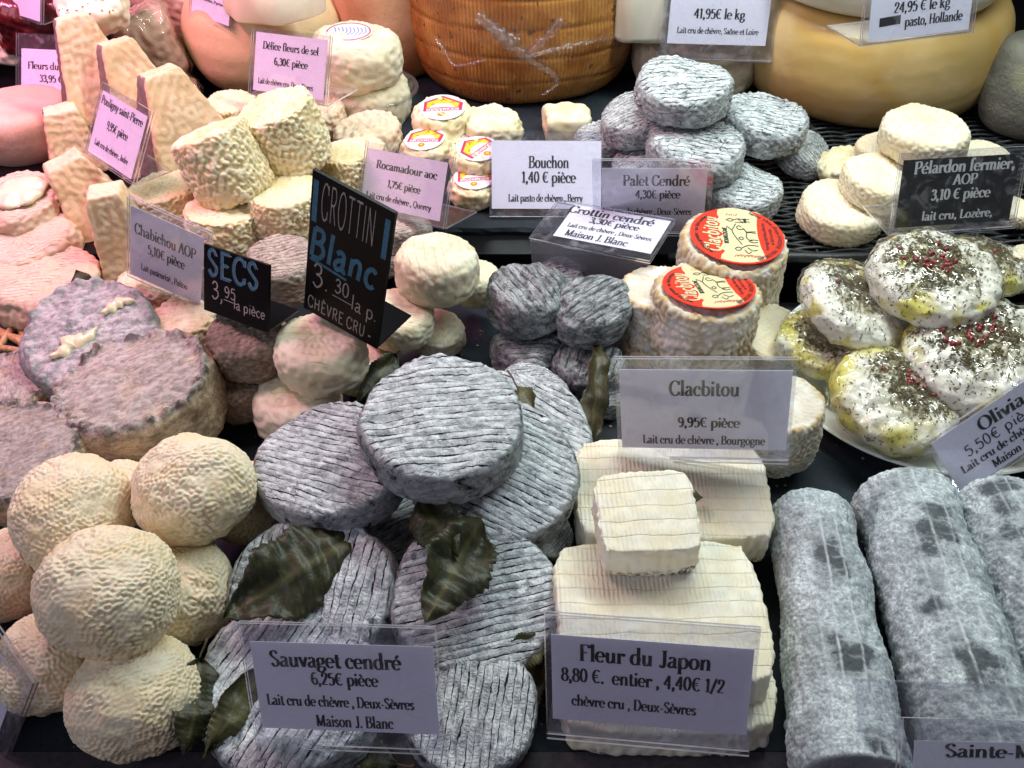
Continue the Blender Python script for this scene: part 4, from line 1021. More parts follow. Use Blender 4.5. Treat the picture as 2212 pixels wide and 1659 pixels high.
square(1425, 1418, 1.35, 448, .95, 2.3, 0, 0, 0, 'lowest ivory square cheese, mostly behind the Fleur sign', 1)
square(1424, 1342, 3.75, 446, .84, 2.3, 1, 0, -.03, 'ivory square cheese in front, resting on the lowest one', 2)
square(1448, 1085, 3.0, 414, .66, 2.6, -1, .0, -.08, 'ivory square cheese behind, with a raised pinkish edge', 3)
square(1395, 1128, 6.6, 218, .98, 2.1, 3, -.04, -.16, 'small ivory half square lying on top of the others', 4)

# ------------------------------------------------------------------ ash logs
def ashlog(a, b, wa, wb, label, var, patches, cut=0):
    A, B = at(*a), at(*b); ra, rb = wa * depth(A) / FOC / 2, wb * depth(B) / FOC / 2
    ax = unit(B - A); Ln = np.linalg.norm(B - A); na, nl = 160, 230
    V, N, top = [], [], []
    caps = 8
    prof = [(ra * math.sin(t), -ra * .32 * math.cos(t)) for t in np.linspace(.03, math.pi / 2, caps)] + [(ra + (rb - ra) * t, Ln * t) for t in np.linspace(0, 1, nl)[1:]] + [(rb - .12, Ln + .1), (rb * .97 - .2, Ln + .12)] + [(rb * q, Ln + .12) for q in (.8, .55, .3, .05)]
    r, z = np.array(prof).T; V, N, F = lathe(r, -z, na); V[:, 2] *= -1; N[:, 2] *= -1; F = [f[::-1] for f in F]
    rad = np.hypot(V[:, 0], V[:, 1]); ang = np.arctan2(V[:, 1], V[:, 0])
    f = wv(V, .27, 500 + var, 34); body = (V[:, 2] > 0) & (V[:, 2] < Ln)
    wr = np.tanh(1.3 * f); d = .030 * wr + .03 * wv(V, .7, 510 + var) + .07 * wv(V, 4, 520 + var)
    seam = np.zeros(len(V))
    for a0, tw, on in ((.12, .03, 1), (-.28, .02, 1), (.42, .03, .5)):
        q = np.abs(((ang - math.pi / 2 - a0 - tw * (V[:, 2] - Ln / 2) / 4 - .02 * np.sin(V[:, 2] * .6 + a0 * 9)) + math.pi) % (2 * math.pi) - math.pi) * rad
        seam = np.maximum(seam, on * np.exp(-(q / .055) ** 2))
    seam *= body; d = d + .06 * seam
    patch = np.zeros(len(V))
    for (zf, aa, sz, sa) in patches:
        q = ((V[:, 2] - zf * Ln) / sz) ** 4 + ((((ang - math.pi / 2 - aa) + math.pi) % (2 * math.pi) - math.pi) * rad / sa) ** 4
        patch = np.maximum(patch, np.exp(-q * .7) * (.75 + .25 * np.tanh(wv(V, 1.6, 540 + var))))
    end = sstep(V[:, 2], Ln - .05, Ln + .1); patch = np.maximum(patch, end * .45); wr = wr * (1 - end)
    # short cross lines in the bare patches
    cross = np.exp(-((((V[:, 2] + .05 * np.sin(ang * 7)) % .9) - .45) / .06) ** 2) * (patch > .45) * (rad > rb * .7) * sstep(wv(V, 2.2, 530 + var), -.2, .8); seam = np.maximum(seam, cross * .5)
    V = V + N * (d * (1 - end * .7))[:, None]
    V[:, 1] = np.where(V[:, 1] < -rb * .86, -rb * .86 + (V[:, 1] + rb * .86) * .3, V[:, 1])
    Z = ax; X = unit(np.cross(ax, [0, 0, 1.])); Y = np.cross(Z, X)
    if Y[2] < 0: X, Y = -X, -Y
    c = A
    e = obj('ash_log_cheese', mkmesh('log_shape', V, F, M['log'], {'wr': wr, 'patch': patch, 'seam': seam, 'top': end}), mat4=frame(X, Y, Z, c))
    tag(e, label, 'cheese', 'grey ash coated logs')
    if cut:                                              # the straw through the middle
        hm = mkmesh('straw_end', *tube([(0, 0, Ln + .0), (0, 0, Ln + .22)], .22, 10), M['crust']); obj('straw_end', hm, e)
    return e
ashlog((1752, 1120, 2.3), (1846, 1700, 2.5), 170, 258, 'left ash log with two dark patches and its cut end in front', 1, [(.30, .02, 1.7, 1.0), (.68, -.1, 1.3, 1.2), (.97, -.1, .5, .9)], 1)
ashlog((1952, 1085, 2.4), (2160, 1730, 2.6), 208, 288, 'middle ash log with a long dark patch and pale string lines', 2, [(.25, .0, 2.4, 1.3), (.72, .0, 1.5, 1.25), (.50, .6, .8, .8)], 0)
ashlog((2150, 1095, 2.4), (2430, 1650, 2.6), 190, 280, 'right ash log cut off by the edge of the photo', 3, [(.25, .3, 2.6, 1.1), (.04, .3, .6, 1.4)], 0)
# ------------------------------------------------------------------ white plate with oiled herb cheeses
pc = at(1998, 812, .9)
pr = [(0.01, .25), (5.5, .25), (6.6, .35), (7.4, .75), (9.4, 1.35), (10.1, 1.6), (10.25, 1.5), (10.1, 1.3), (7.6, .35), (6.2, .02), (.01, .02)]
rr_ = np.interp(np.linspace(0, 10, 70), range(11), [p[0] for p in pr]); zz_ = np.interp(np.linspace(0, 10, 70), range(11), [p[1] for p in pr])
V, N, F = lathe(rr_, zz_, 96)
pl = tag(obj('china_plate', mkmesh('china_plate', V, F, M['china']), loc=(pc[0], pc[1], .02)), 'white china plate under the oiled herb cheeses', 'plate')
icos = []
def ico(name, r, mat):
    t = (1 + 5 ** .5) / 2; V = np.array([(-1, t, 0), (1, t, 0), (-1, -t, 0), (1, -t, 0), (0, -1, t), (0, 1, t), (0, -1, -t), (0, 1, -t), (t, 0, -1), (t, 0, 1), (-t, 0, -1), (-t, 0, 1)]) / math.hypot(1, t) * r
    F = [(0, 11, 5), (0, 5, 1), (0, 1, 7), (0, 7, 10), (0, 10, 11), (1, 5, 9), (5, 11, 4), (11, 10, 2), (10, 7, 6), (7, 1, 8), (3, 9, 4), (3, 4, 2), (3, 2, 6), (3, 6, 8), (3, 8, 9), (4, 9, 5), (2, 4, 11), (6, 2, 10), (8, 6, 7), (9, 8, 1)]
    V = V.tolist(); nf = []; mid = {}
    def mp(a, b):
        k = (min(a, b), max(a, b))
        if k not in mid:
            p = unit(np.array(V[a]) + V[b]) * r; mid[k] = len(V); V.append(p.tolist())
        return mid[k]
    for a, b, c in F:
        x, y, z = mp(a, b), mp(b, c), mp(c, a); nf += [(a, x, z), (b, y, x), (c, z, y), (x, y, z)]
    return mkmesh(name, V, nf, mat)
PEP = ico('peppercorn', .19, M['pepper'])
def herb(u, v, z, w, tx, ty, sp, var, label, npep, pcx=0, pcy=0, oil=1):
    o = place('herb', u, v, z, w, tx, ty, sp, var, label=label, group='white cheeses in cling wrap with herbs and pink peppercorns', name='herb_cheese')
    if oil > 1: o.data = o.data.copy(); o.data.materials[0] = M['herboil']
    me, V, N = cheese_mesh('herb', var); rs = random.Random(int(u)); R, T = 4.0, 3.0
    VV, FF = [], []
    idx = np.arange(len(V)); rad = np.hypot(V[:, 0] - pcx, V[:, 1] - pcy)
    wgt = np.where(V[:, 2] > -.2, np.exp(-(rad / 2.6) ** 4) + .045, .006) * np.clip(np.hypot(V[:, 0], V[:, 1]), .1, 9) ; wgt = wgt * sstep(wv(V, 1.3, 77 + int(u)) + wv(V, .5, 78), -1.0, 1.2) + wgt * .15; wgt = wgt / wgt.sum()
    pk = np.random.RandomState(int(u)).choice(idx, 2600, p=wgt)
    for i in pk:
        n = unit(N[i]); t = unit(np.cross(n, [rs.uniform(-1, 1), rs.uniform(-1, 1), rs.uniform(-1, 1)])); s = np.cross(n, t)
        l, wd = rs.uniform(.05, .16), rs.uniform(.025, .06); c = V[i] + n * (.05 + rs.uniform(0, .05)) + np.array([rs.uniform(-.05, .05)] * 3)
        tilt = n * rs.uniform(-.02, .05); b = len(VV)
        VV += [c - t * l, c + s * wd, c + t * l + tilt, c - s * wd, c + n * .035]
        FF += [[b, b + 4, b + 3], [b, b + 1, b + 4], [b + 1, b + 2, b + 4], [b + 2, b + 3, b + 4], [b, b + 3, b + 2, b + 1]]
    tag(obj('herb_flakes', mkmesh('herb_flakes', VV, FF, M['flake'], smooth=False), o), kind='stuff')
    topi = idx[(V[:, 2] > T * .3)]
    for k in range(npep):
        tgt = np.array([pcx + rs.gauss(0, .95), pcy + rs.gauss(0, .6)])
        i = topi[np.argmin(np.hypot(V[topi, 0] - tgt[0], V[topi, 1] - tgt[1]))]
        obj('peppercorn', PEP, o, loc=V[i] + N[i] * .05)
    # cling wrap: the cheese's own skin, a little larger and creased
    f = wv(V, 1.5, 900 + var, 30); g = wv(V, .9, 930 + var, 30)
    cre = np.abs(f) * .07 + np.maximum(0, .5 - np.abs(g)) * .10
    W_ = V + N * (.13 + cre)[:, None]
    me2 = mkmesh('cling_wrap', W_, [list(p.vertices) for p in me.polygons], M['wrap']); obj('cling_wrap', me2, o)
herb(2022, 604, 7.6, 272, -.05, -.15, 0, 0, 'topmost herb cheese with pink peppercorns and bright creases in its wrap', 26, -.6, .3)
herb(1842, 664, 5.6, 250, .38, -.12, 40, 1, 'herb cheese on the left leaning against the topmost one', 4, .9, 1.0)
herb(1782, 742, 3.4, 196, .05, -.15, 100, 2, 'oily yellow herb cheese at the left rim of the plate', 3, 0, 0, 2)
herb(1934, 866, 3.3, 288, .16, -.14, -30, 2, 'oily yellow herb cheese in front at the bottom of the plate', 20, .5, 1.0, 2)
herb(2118, 772, 4.9, 318, -.12, -.22, 20, 0, 'herb cheese on the right below the topmost one', 20, -.3, .8)
herb(2140, 572, 4.9, 180, .2, 0, 200, 1, 'yellow tinged herb cheese behind the topmost one at the right', 4, .3, 0, 2)
herb(2150, 905, 2.6, 200, 0, 0, 20, 1, 'herb cheese low at the right, mostly behind the Olivia sign', 0)
place('pelardon', 2232, 575, 4.6, 110, .2, 0, 0, 1, label='cream cheese slipping out of the right edge above the plate', name='cream_disc_cheese', group=GE)

# ------------------------------------------------------------------ big wheels and pieces at the back
def wheel(name, u, v, z0, Rpx, T, pts, label, mat, disp=None, na=200, m=120, cat='cheese wheel', tx=0, ty=0, lump=.006):
    """v is where the front of the base is seen; pts is the outline as (radius share, height share)"""
    b = at(u, v, z0); R = Rpx / 2 * (depth(b) + 6) / FOC; c = b + np.array([0, R * .9, 0]) 
    q = np.array(pts, float); t = np.linspace(0, 1, m); s = np.linspace(0, 1, len(q))
    sm = lambda k: np.interp(np.linspace(0, 1, m), np.concatenate([[0], np.cumsum(np.hypot(np.diff(q[:, 0] * R), np.diff(q[:, 1] * T)))]) / np.hypot(np.diff(q[:, 0] * R), np.diff(q[:, 1] * T)).sum(), q[:, k])
    r = sm(0) * R; z = sm(1) * T
    k = np.ones(7) / 7
    r2 = np.convolve(np.pad(r, 3, 'edge'), k, 'valid'); z2 = np.convolve(np.pad(z, 3, 'edge'), k, 'valid')
    r2[0] = .01; r2[-1] = .01
    V, N, F = lathe(r2, z2, na); A = {}
    d = .008 * R * wv(V, R * 1.1, int(u)) + lump * wv(V, 1.2, int(u) + 1)
    if disp: dd, A = disp(V, N, R, T); d = d + dd
    V = V + N * d[:, None]
    X, Y, Z = axes(tx, ty, 0)
    o = obj(name, mkmesh(name, V, F, M[mat], A), mat4=frame(X, Y, Z, (u * 0 + c[0], c[1], z0)))
    tag(o, label, cat); REG.append((label[:40], c, (X, Y, Z), R, T))
    return o, R, T, c
BUL = [(.01, 1), (.80, 1), (.90, .97), (.97, .86), (1, .66), (1, .40), (.95, .18), (.86, .03), (.75, 0), (.01, 0)]
RND = [(.01, 1), (.60, .99), (.80, .92), (.93, .76), (1, .52), (.96, .26), (.84, .07), (.65, 0), (.01, 0)]
def ribs(V, N, R, T):
    ang = np.arctan2(V[:, 1], V[:, 0]); side = 1 - np.abs(N[:, 2]); h = V[:, 2] / T
    y = h * 6 + .10 * np.sin(ang * 2 + 1); fr = np.abs((y % 1) - .5) * 2
    band = sstep(fr, .84, 1.0)
    rb = np.cos(ang * 190 + .5 * np.sin(h * 40)) * .5 + .5
    return (rb * .09 * side * (1 - band) - band * .12 * side - .10 * (1 - fr) * 0), {'rib': (1 - rb) * side * .6 + band * .9 * side, 'band': band}
o, Rw, Tw, cw_ = wheel('ribbed_brown_wheel', 1132, 243, TRAY, 500, 15.5, BUL, 'huge varnished brown ribbed wheel in cling wrap at the top centre', 'ribbed', ribs, 860, 140)
# cling wrap knot on the front of the brown wheel
def ang_pt(u, v):                                        # the point of the wheel's side seen at (u, v)
    d = ray(u, v); C0 = np.array([0, 0, CAMH]) - np.array([cw_[0], cw_[1], 0]); a = d[0] ** 2 + d[1] ** 2; Rb = Rw * 1.02
    b = 2 * (C0[0] * d[0] + C0[1] * d[1]); c = C0[0] ** 2 + C0[1] ** 2 - Rb * Rb
    t = (-b - math.sqrt(max(0, b * b - 4 * a * c))) / (2 * a); return np.array([0, 0, CAMH]) + d * t
def fold(pts, wd, name):
    P = [ang_pt(u, v) for u, v in pts]; V, F = [], []
    for i, p in enumerate(P):
        t = unit(P[min(i + 1, len(P) - 1)] - P[max(0, i - 1)]); n = unit(p - np.array([cw_[0], cw_[1], p[2]])); s = unit(np.cross(t, n)); w_ = wd * 1.7 * (.5 + .6 * abs(math.sin(i * .9)))
        V += [p + s * w_ + n * .05, p + n * .3, p - s * w_ + n * .04, p - n * .05]
    for i in range(len(P) - 1):
        for k in range(4): F.append([4 * i + k, 4 * i + (k + 1) % 4, 4 * i + 4 + (k + 1) % 4, 4 * i + 4 + k])
    return mkmesh(name, V, F, M['wrap2'])
M['wrap2'] = film('bunched_cling_wrap', (.95, .93, .93), .03, .12, .03, lambda g, P: g.noise(P, 4, 4), (.85, .75, .75))
kn = tag(obj('cling_wrap_sheet', None, loc=(0, 0, 0)), 'bunched cling wrap knotted on the front of the brown ribbed wheel', 'plastic wrap')
def sm_line(*p): return C_(*p)
for pts, wd in ((sm_line(1030, 30, 1065, 60, 1100, 95, 1140, 125), .35), (sm_line(1215, 40, 1185, 75, 1150, 110, 1140, 128), .3), (sm_line(1140, 128, 1170, 145, 1195, 160, 1205, 180), .25),
                (sm_line(1140, 122, 1200, 105, 1260, 92, 1330, 78, 1380, 66), .16), (sm_line(1205, 180, 1190, 192, 1170, 205), .12), (sm_line(940, 80, 960, 105, 985, 140, 1050, 128), .12), (sm_line(1060, 60, 1090, 75, 1120, 90), .35)):
    obj('fold', fold(pts, wd, 'fold'), kn)
wheel('yellow_waxed_wheel', 1925, 292, TRAY, 560, 9.6, BUL, 'big yellow waxed wheel under the white one at the top right', 'gouda', None, 200, 120)
wheel('white_waxed_wheel', 1960, 58, TRAY + 9.7, 560, 6, BUL, 'smooth white wheel lying on the yellow waxed wheel', 'whitewheel', None, 160, 90)
wheel('tan_cheese_wheel', 563, 222, TRAY, 350, 8.8, RND, 'rounded tan wheel with brown stains behind the Delice sign', 'tomme', None, 180, 110)
wheel('orange_wheel', 838, 186, TRAY, 236, 12, BUL, 'plain orange wheel between the tan wheel and the ribbed brown one', 'orange', None, 150, 90)
wheel('grey_round_cheese', 2236, 318, TRAY, 200, 8, RND, 'grey rinded round cheese at the right edge behind the cream discs', 'greyrind', None, 140, 90, 'cheese')
wheel('beige_rind_cheese', 1512, 236, TRAY, 262, 5.6, BUL, 'beige rinded cheese behind the topmost grey disc, under the 41,95 sign', 'naturalrind', None, 160, 90, 'cheese', lump=.03)
wheel('pink_ribbed_wheel', 30, 372, TRAY - 1, 210, 4.6, BUL, 'pink lit wheel with a ribbed edge at the left, below the clear holder', 'pinkrind', lambda V, N, R, T: (.07 * np.cos(np.arctan2(V[:, 1], V[:, 0]) * 90) * (1 - np.abs(N[:, 2])) * (V[:, 2] > T * .6), {}), 260, 50)

def wedge(name, u, v, z, pts2, h, label, mats, tx=0, ty=0, spin=0, cat='cheese wedge', rnd=.25):
    """a cut piece: plan outline pts2 (cm), height h, gently rounded; paste and rind as two parts"""
    c = at(u, v, z); X, Y, Z = axes(tx, ty, spin)
    e = tag(obj(name, None, mat4=frame(X, Y, Z, c)), label, cat)
    P = np.array(pts2, float); n = len(P); dense = []
    for i in range(n):
        a, b = P[i], P[(i + 1) % n]
        for t in np.linspace(0, 1, 10, endpoint=False): dense.append(a + (b - a) * t)
    D = np.array(dense); ctr = D.mean(0); k = np.ones(5) / 5
    D = np.stack([np.convolve(np.concatenate([D[-2:, i], D[:, i], D[:2, i]]), k, 'valid') for i in (0, 1)], 1)
    N_ = len(D); V = []
    for zz, s in ((0, .97), (h * .06, 1.), (h * .5, 1.01), (h * .94, 1.), (h, .97), (h, .5)): V += [(*(ctr + (d - ctr) * s), zz) for d in D]
    V.append((*ctr, h)); V.append((*ctr, 0)); F = []
    for r in range(5): F += [[r * N_ + i, r * N_ + (i + 1) % N_, (r + 1) * N_ + (i + 1) % N_, (r + 1) * N_ + i] for i in range(N_)]
    F += [[5 * N_ + i, 5 * N_ + (i + 1) % N_, 6 * N_] for i in range(N_)]; F += [[(i + 1) % N_, i, 6 * N_ + 1] for i in range(N_)]
    V = np.array(V); V = V + .06 * np.stack([wv(V, 2.2, 70 + j) for j in range(3)], 1)
    obj('cheese_body', mkmesh('cheese_body', V, F, M[mats[0]]), e)
    return e
R_ = 7.5
half = [(-R_, 0), (R_, 0)] + [(R_ * math.cos(a), R_ * math.sin(a)) for a in np.linspace(0, math.pi, 9)[1:-1]]
wedge('half_wheel', 590, 20, TRAY + 8.8, [(x * .62, -y * .62 + 1) for x, y in half[::-1]], 2.6, 'pale half wheel lying on the tan wheel, cut face forward', ['paste'], spin=-14)
wedge('white_wedge', 1400, 95, TRAY + 6, [(-2.6, 0), (2.2, 0), (2.6, 6), (-3.2, 6)], 8, 'white wedge with a thin grey rind left of the 41,95 sign', ['whitewheel'], spin=4)
# small yellow cube
cu = at(1224, 268, TRAY + 1.2); V, N, F = rbox(1.95, 1.7, 1.3, .45, 22); V = V + N * (.07 * wv(V, 2, 5) + .03 * wv(V, .8, 6))[:, None]
tag(obj('small_cube_cheese', mkmesh('small_cube_cheese', V, F, M['rocam'], {'top': sstep(N[:, 2], .5, .9), 'wr': wv(V, 1, 3)}), mat4=frame(*axes(0, 0, 4), cu)), 'small yellow cube of cheese behind the Bouchon sign', 'cheese')

# ------------------------------------------------------------------ truncated pyramids (upper left)
M['darkside'] = m_tomme('dark_grey_brown_face', (.16, .125, .11), (.24, .19, .16), (.10, .075, .06), .8, .1, 0, .6)
def pyramid(u, v, z, hpx, label, tx, ty, spin, var, b=2.9, t=1.35, mat='pyramid', dark=True, yk=1.):
    c = at(u, v, z); s = hpx * depth(c) / FOC; H = s
    V, N, F = rbox(1, 1, 1, .13, 42)
    f = (V[:, 2] + 1) / 2; k = b + (t - b) * f
    P = np.stack([V[:, 0] * k, V[:, 1] * k * yk, V[:, 2] * H / 2], 1)
    wr = np.tanh(1.5 * wv(P, .6, 300 + var, 34)); side = 1 - sstep(np.abs(N[:, 2]), .5, .9)
    d = .028 * wr * (.4 + .6 * side) + .012 * wv(P, .4, 310 + var) + .03 * wv(P, 2.2, 330 + var) + .05 * wv(P, 6, 320 + var)
    P = P + N * d[:, None]
    m = mkmesh('pyramid_shape', P, F, M[mat], {'wr': wr * .8, 'edge': 0 * wr, 'top': 1 - side})
    X, Y, Z = axes(tx, ty, spin)
    if dark:                                             # one face is coloured a darker grey brown
        m.materials.append(M['darkside'])
        nv = np.array([p.normal[:] for p in m.polygons])
        for i, p in enumerate(m.polygons):
            if nv[i][0] < -.6 and abs(P[p.vertices[0]][1]) < k[p.vertices[0]] * yk * .84: p.material_index = 1
    o = obj('pyramid_cheese', m, mat4=frame(X, Y, Z, c)); REG.append((label[:40], c, (X, Y, Z), b, H))
    return tag(o, label, 'cheese', 'truncated pyramid cheeses')
pyramid(196, 142, 10.8, 215, 'rearmost pyramid cheese, tallest at the top left', -.20, .10, 30, 1, 3.7, 1.25, yk=.62)
pyramid(292, 198, 9.2, 222, 'middle pyramid cheese of the leaning three', -.20, .10, 36, 2, 3.7, 1.3, yk=.62)
pyramid(385, 262, 8.8, 228, 'front pyramid cheese of the leaning three, above the Pouligny sign', -.20, .08, 36, 3, 4.1, 1.45, yk=.7)
pyramid(188, 425, 5.6, 190, 'pinkish pyramid cheese with a blue mould spot below the Pouligny sign', -.35, .0, 30, 4, 2.9, 1.4, dark=False)
pyramid(150, 300, 6.5, 140, 'small pyramid cheese between the pink wheel and the Pouligny sign', -.1, .1, 25, 5, 2.2, 1.3)
pyramid(262, 500, 5.5, 210, 'pinkish pyramid cheese at the left edge of the Chabichou sign', -.12, 0, 12, 6, 2.2, 1.2, dark=False)
pyramid(330, 300, 5.5, 150, 'pyramid cheese underneath behind the Pouligny sign', .0, 0, 12, 6, 2.9, 1.8, dark=False)

# ------------------------------------------------------------------ soft and crusty cheeses down the left side
GL_ = 'soft pinkish cheeses at the left edge'
o = place('soft', 48, 448, 5.4, 176, -.1, -.18, 14, 0, group=GL_, label='soft peach cheese with a glossy wet middle in a clear dish, left edge', name='soft_cheese')
V, N, F = lathe(*np.array([(0.01, .62), (1.2, .60), (2.0, .5), (2.45, .28), (2.3, .1), (.01, 0)]).T, 50); V = V + N * (.12 * wv(V, 1.6, 3))[:, None]; V[:, 0] *= 1.1
obj('wet_centre', mkmesh('wet_centre', V, F, M['ceilingwhite']), o, loc=(.5, -.2, 1.62))
def dish(u, v, z, Rcm, h, label, tx=0, ty=0):
    pr = [(.01, .0), (Rcm * .78, .0), (Rcm * .86, .12), (Rcm * .93, h * .8), (Rcm * .97, h), (Rcm * 1.05, h + .05), (Rcm * 1.06, h - .08), (Rcm * .96, h - .15), (Rcm * .90, h * .75), (Rcm * .84, .2), (Rcm * .76, .12), (.01, .12)]
    t = np.linspace(0, 11, 80); V, N, F = lathe(np.interp(t, range(12), [p[0] for p in pr]), np.interp(t, range(12), [p[1] for p in pr]), 80)
    F = [f[::-1] for f in F]; X, Y, Z = axes(tx, ty, 0); c = at(u, v, z)
    return tag(obj('clear_dish', mkmesh('clear_dish', V, F, M['dish']), mat4=frame(X, Y, Z, c)), label, 'plastic dish')
dish(52, 492, 3.2, 4.2, 1.6, 'clear plastic dish holding the soft peach cheese at the left edge', -.1, -.18)
place('soft', 62, 540, 3.6, 196, -.05, -.1, 30, 1, group=GL_, label='soft peach cheese under the one in the clear dish', name='soft_cheese')
place('soft', 104, 628, 2.6, 222, .02, -.05, 16, 2, hz=1.1, group=GL_, label='soft peach cheese with fine stripes and a dry leaf on its right', name='soft_cheese')
o = place('bluegrey', 204, 748, 4.4, 282, .08, -.35, 20, 0, group='grey mould cheeses at the left', label='lilac grey cheese with a split showing cream paste', name='grey_mould_cheese')
def spill(o, pts, x0, y0, z, wd):
    P = [np.array([x0 + x, y0 + y, z]) for x, y in pts]; V, F = [], []
    rs = random.Random(3)
    for i, p in enumerate(P):
        t = unit(P[min(i + 1, len(P) - 1)] - P[max(0, i - 1)]); s = np.array([-t[1], t[0], 0]); w_ = wd * math.sin(math.pi * (i + .7) / (len(P) + .4)) * (.85 + .25 * math.sin(i * 1.3))
        V += [p + s * w_ - [0, 0, .12], p + s * w_ * .6 + [0, 0, .09], p - s * w_ * .6 + [0, 0, .09], p - s * w_ - [0, 0, .12]]
    for i in range(len(P) - 1):
        for k in range(3): F.append([4 * i + k, 4 * i + 4 + k, 4 * i + 5 + k, 4 * i + 1 + k])
    F += [[0, 1, 2, 3], [4 * len(P) - 1, 4 * len(P) - 2, 4 * len(P) - 3, 4 * len(P) - 4]]
    obj('paste_split', mkmesh('paste_split', V, F, M['ceilingwhite']), o)
spill(o, C_(-2.4, -1.2, -1.6, -1.0, -1.0, -.4, -.2, -.5, .6, .1), 0, 0, 1.66, .60)
spill(o, C_(.9, .9, 1.5, 1.2, 2.2, 1.5, 3.0, 1.3), .1, .1, 1.68, .45)
place('crust', 312, 880, 3.2, 318, -.10, -.06, 30, 0, hz=1.0, group='grey mould cheeses at the left', label='big grey brown crusted cheese with a tan collapsed side', name='grey_crusted_cheese')
place('crust', 42, 838, 3.0, 182, -.05, -.05, 100, 1, hz=.7, group='grey mould cheeses at the left', label='tan and grey crusted cheese at the left edge beside the wicker', name='grey_crusted_cheese')
place('crust', 62, 1000, 3.2, 262, -.1, -.25, 200, 2, hz=.8, group='grey mould cheeses at the left', label='pale grey crusted cheese at the left edge above the cream balls', name='grey_crusted_cheese')

# ------------------------------------------------------------------ wicker at the left edge
e = tag(obj('wicker_basket', None, loc=(0, 0, 0)), 'brown wicker rim showing at the left edge between two cheeses', 'basket')
for (a, b) in (((-40, 700), (90, 770)), ((-40, 728), (75, 742)), ((-30, 760), (60, 765)), ((40, 690), (70, 790)), ((-10, 775), (40, 700))):
    p, q = at(*a, 1.2), at(*b, 1.6); mp_ = (p + q) / 2 + [0, 0, .7]
    t = np.linspace(0, 1, 14)[:, None]; V, F = tube((1 - t) ** 2 * p + 2 * t * (1 - t) * mp_ + t ** 2 * q, .26, 8); obj('cane', mkmesh('cane', V, F, M['wicker']), e)

# ------------------------------------------------------------------ things at the top left
place('blanc', 770, 128, TRAY + 5.4, 178, .0, -.02, 0, 1, hz=1.1, label='cream cheese with a blue and white round label on top of the clear dish', name='labelled_cream_cheese', group='cream cheeses with a round blue label')
o = place('blanc', 800, 214, TRAY + 1.6, 168, 0, -.02, 40, 2, hz=1.1, label='cream cheese inside the clear dish right of the Delice sign', name='labelled_cream_cheese', group='cream cheeses with a round blue label')
lab_o = [x for x in bpy.data.objects if x.name.startswith('labelled_cream_cheese')][0]
zt = KIND['blanc'][1] / 2 + .16
rl = poly_obj('round_label', [(-.35 + 1.55 * math.cos(a), .1 + 1.55 * math.sin(a)) for a in np.linspace(0, 6.2832, 33)[:-1]], lab_o, zt, M['whitelabel'], .05)
poly_obj('label_field', [(-.35 + 1.3 * math.cos(a), .1 + 1.3 * math.sin(a)) for a in np.linspace(0, 6.2832, 33)[:-1]], rl, zt + .01, M['whitelabel'])
stroke_obj('line_drawing', [C_(-1.4 + .25 * k, -.6 + .1 * (k % 3), -1.2 + .25 * k, .1, -1.35 + .25 * k, .8 - .1 * (k % 2)) for k in range(9)], rl, .09, zt + .02, M['bluelabel'])
stroke_obj('label_rim', [A_(-.35, .1, 1.42, 1.42, 0, 360, 40)], rl, .09, zt + .02, M['magenta'])
dish(806, 247, TRAY, 4.0, 2.6, 'clear plastic dish holding a cream cheese right of the Delice sign')
place('washed', 700, 262, TRAY + 1.5, 90, 0, -.1, 40, 0, hz=1.3, label='peach cheese seen through the clear foot of the Delice sign', name='peach_disc_cheese', group='peach rinded discs')

def lump(name, u, v, z, wpx, sx, sy, sz, label, mat, seed, cat='cheese', tx=0, ty=0, spin=0, wrap=False, n=40, rough=.10):
    c = at(u, v, z); w = wpx / 2 * depth(c) / FOC
    V, N, F = rbox(sx * w, sy * w, sz * w, min(sx, sy, sz) * w * .55, n)
    V = V + N * (rough * w * .5 * wv(V, w * 1.3, seed) + .05 * wv(V, .8, seed + 1))[:, None]
    X, Y, Z = axes(tx, ty, spin); wr = wv(V, .7, seed)
    o = obj(name, mkmesh(name, V, F, M[mat], {'wr': wr, 'top': sstep(N[:, 2], .6, .9)}), mat4=frame(X, Y, Z, c))
    tag(o, label, cat)
    if wrap: obj('cling_wrap', mkmesh('cling_wrap', V + N * (.15 + .12 * np.abs(wv(V, 1.6, seed + 5)))[:, None], F, M['wrap']), o)
    return o
lump('mottled_brown_cheese', 326, 95, TRAY + 4.5, 150, .75, .9, 1.0, 'mottled brown cheese in cling wrap behind the pyramids', 'brownrind', 11, wrap=True, tx=-.2, spin=20)
lump('mottled_brown_cheese', 385, 22, TRAY + 5, 170, 1, .8, .9, 'mottled pinkish brown cheese at the top behind the wrapped one', 'brownrind', 12, spin=-10)
lump('herb_crusted_cheese', 196, 2, TRAY + 10, 160, .9, .9, .42, 'cream cheese half with brown spice on its face at the top left', 'paste', 13, ty=-.6, spin=20)
lump('red_rind_cheese', 80, 46, TRAY + 4.5, 190, .9, .7, .6, 'dark red rinded cheese behind the clear holder, top left corner', 'meat', 14)
lump('pale_round_cheese', 8, 100, TRAY + 2.2, 90, 1, .8, .8, 'pale round cheese at the left edge under the top left sign', 'paste', 15)
lump('grey_round_cheese', 0, 20, TRAY + 3, 60, 1, .8, .8, 'dark grey cheese in the top left corner', 'greyrind', 16)
lump('brown_wrapped_sausage', 395, 190, TRAY + 1.0, 90, .6, 1.2, .5, 'dark brown wrapped piece lying left of the tan wheel', 'brownrind', 17, wrap=True, spin=30)
lump('peach_cheese_piece', 240, 262, TRAY + 2.2, 160, .9, .6, .5, 'peach cheese piece under the pyramids behind the Pouligny sign', 'washed', 18)
e = tag(obj('wicker_basket', None, loc=(0, 0, 0)), 'brown wicker strips left of the tan wheel at the back', 'basket')
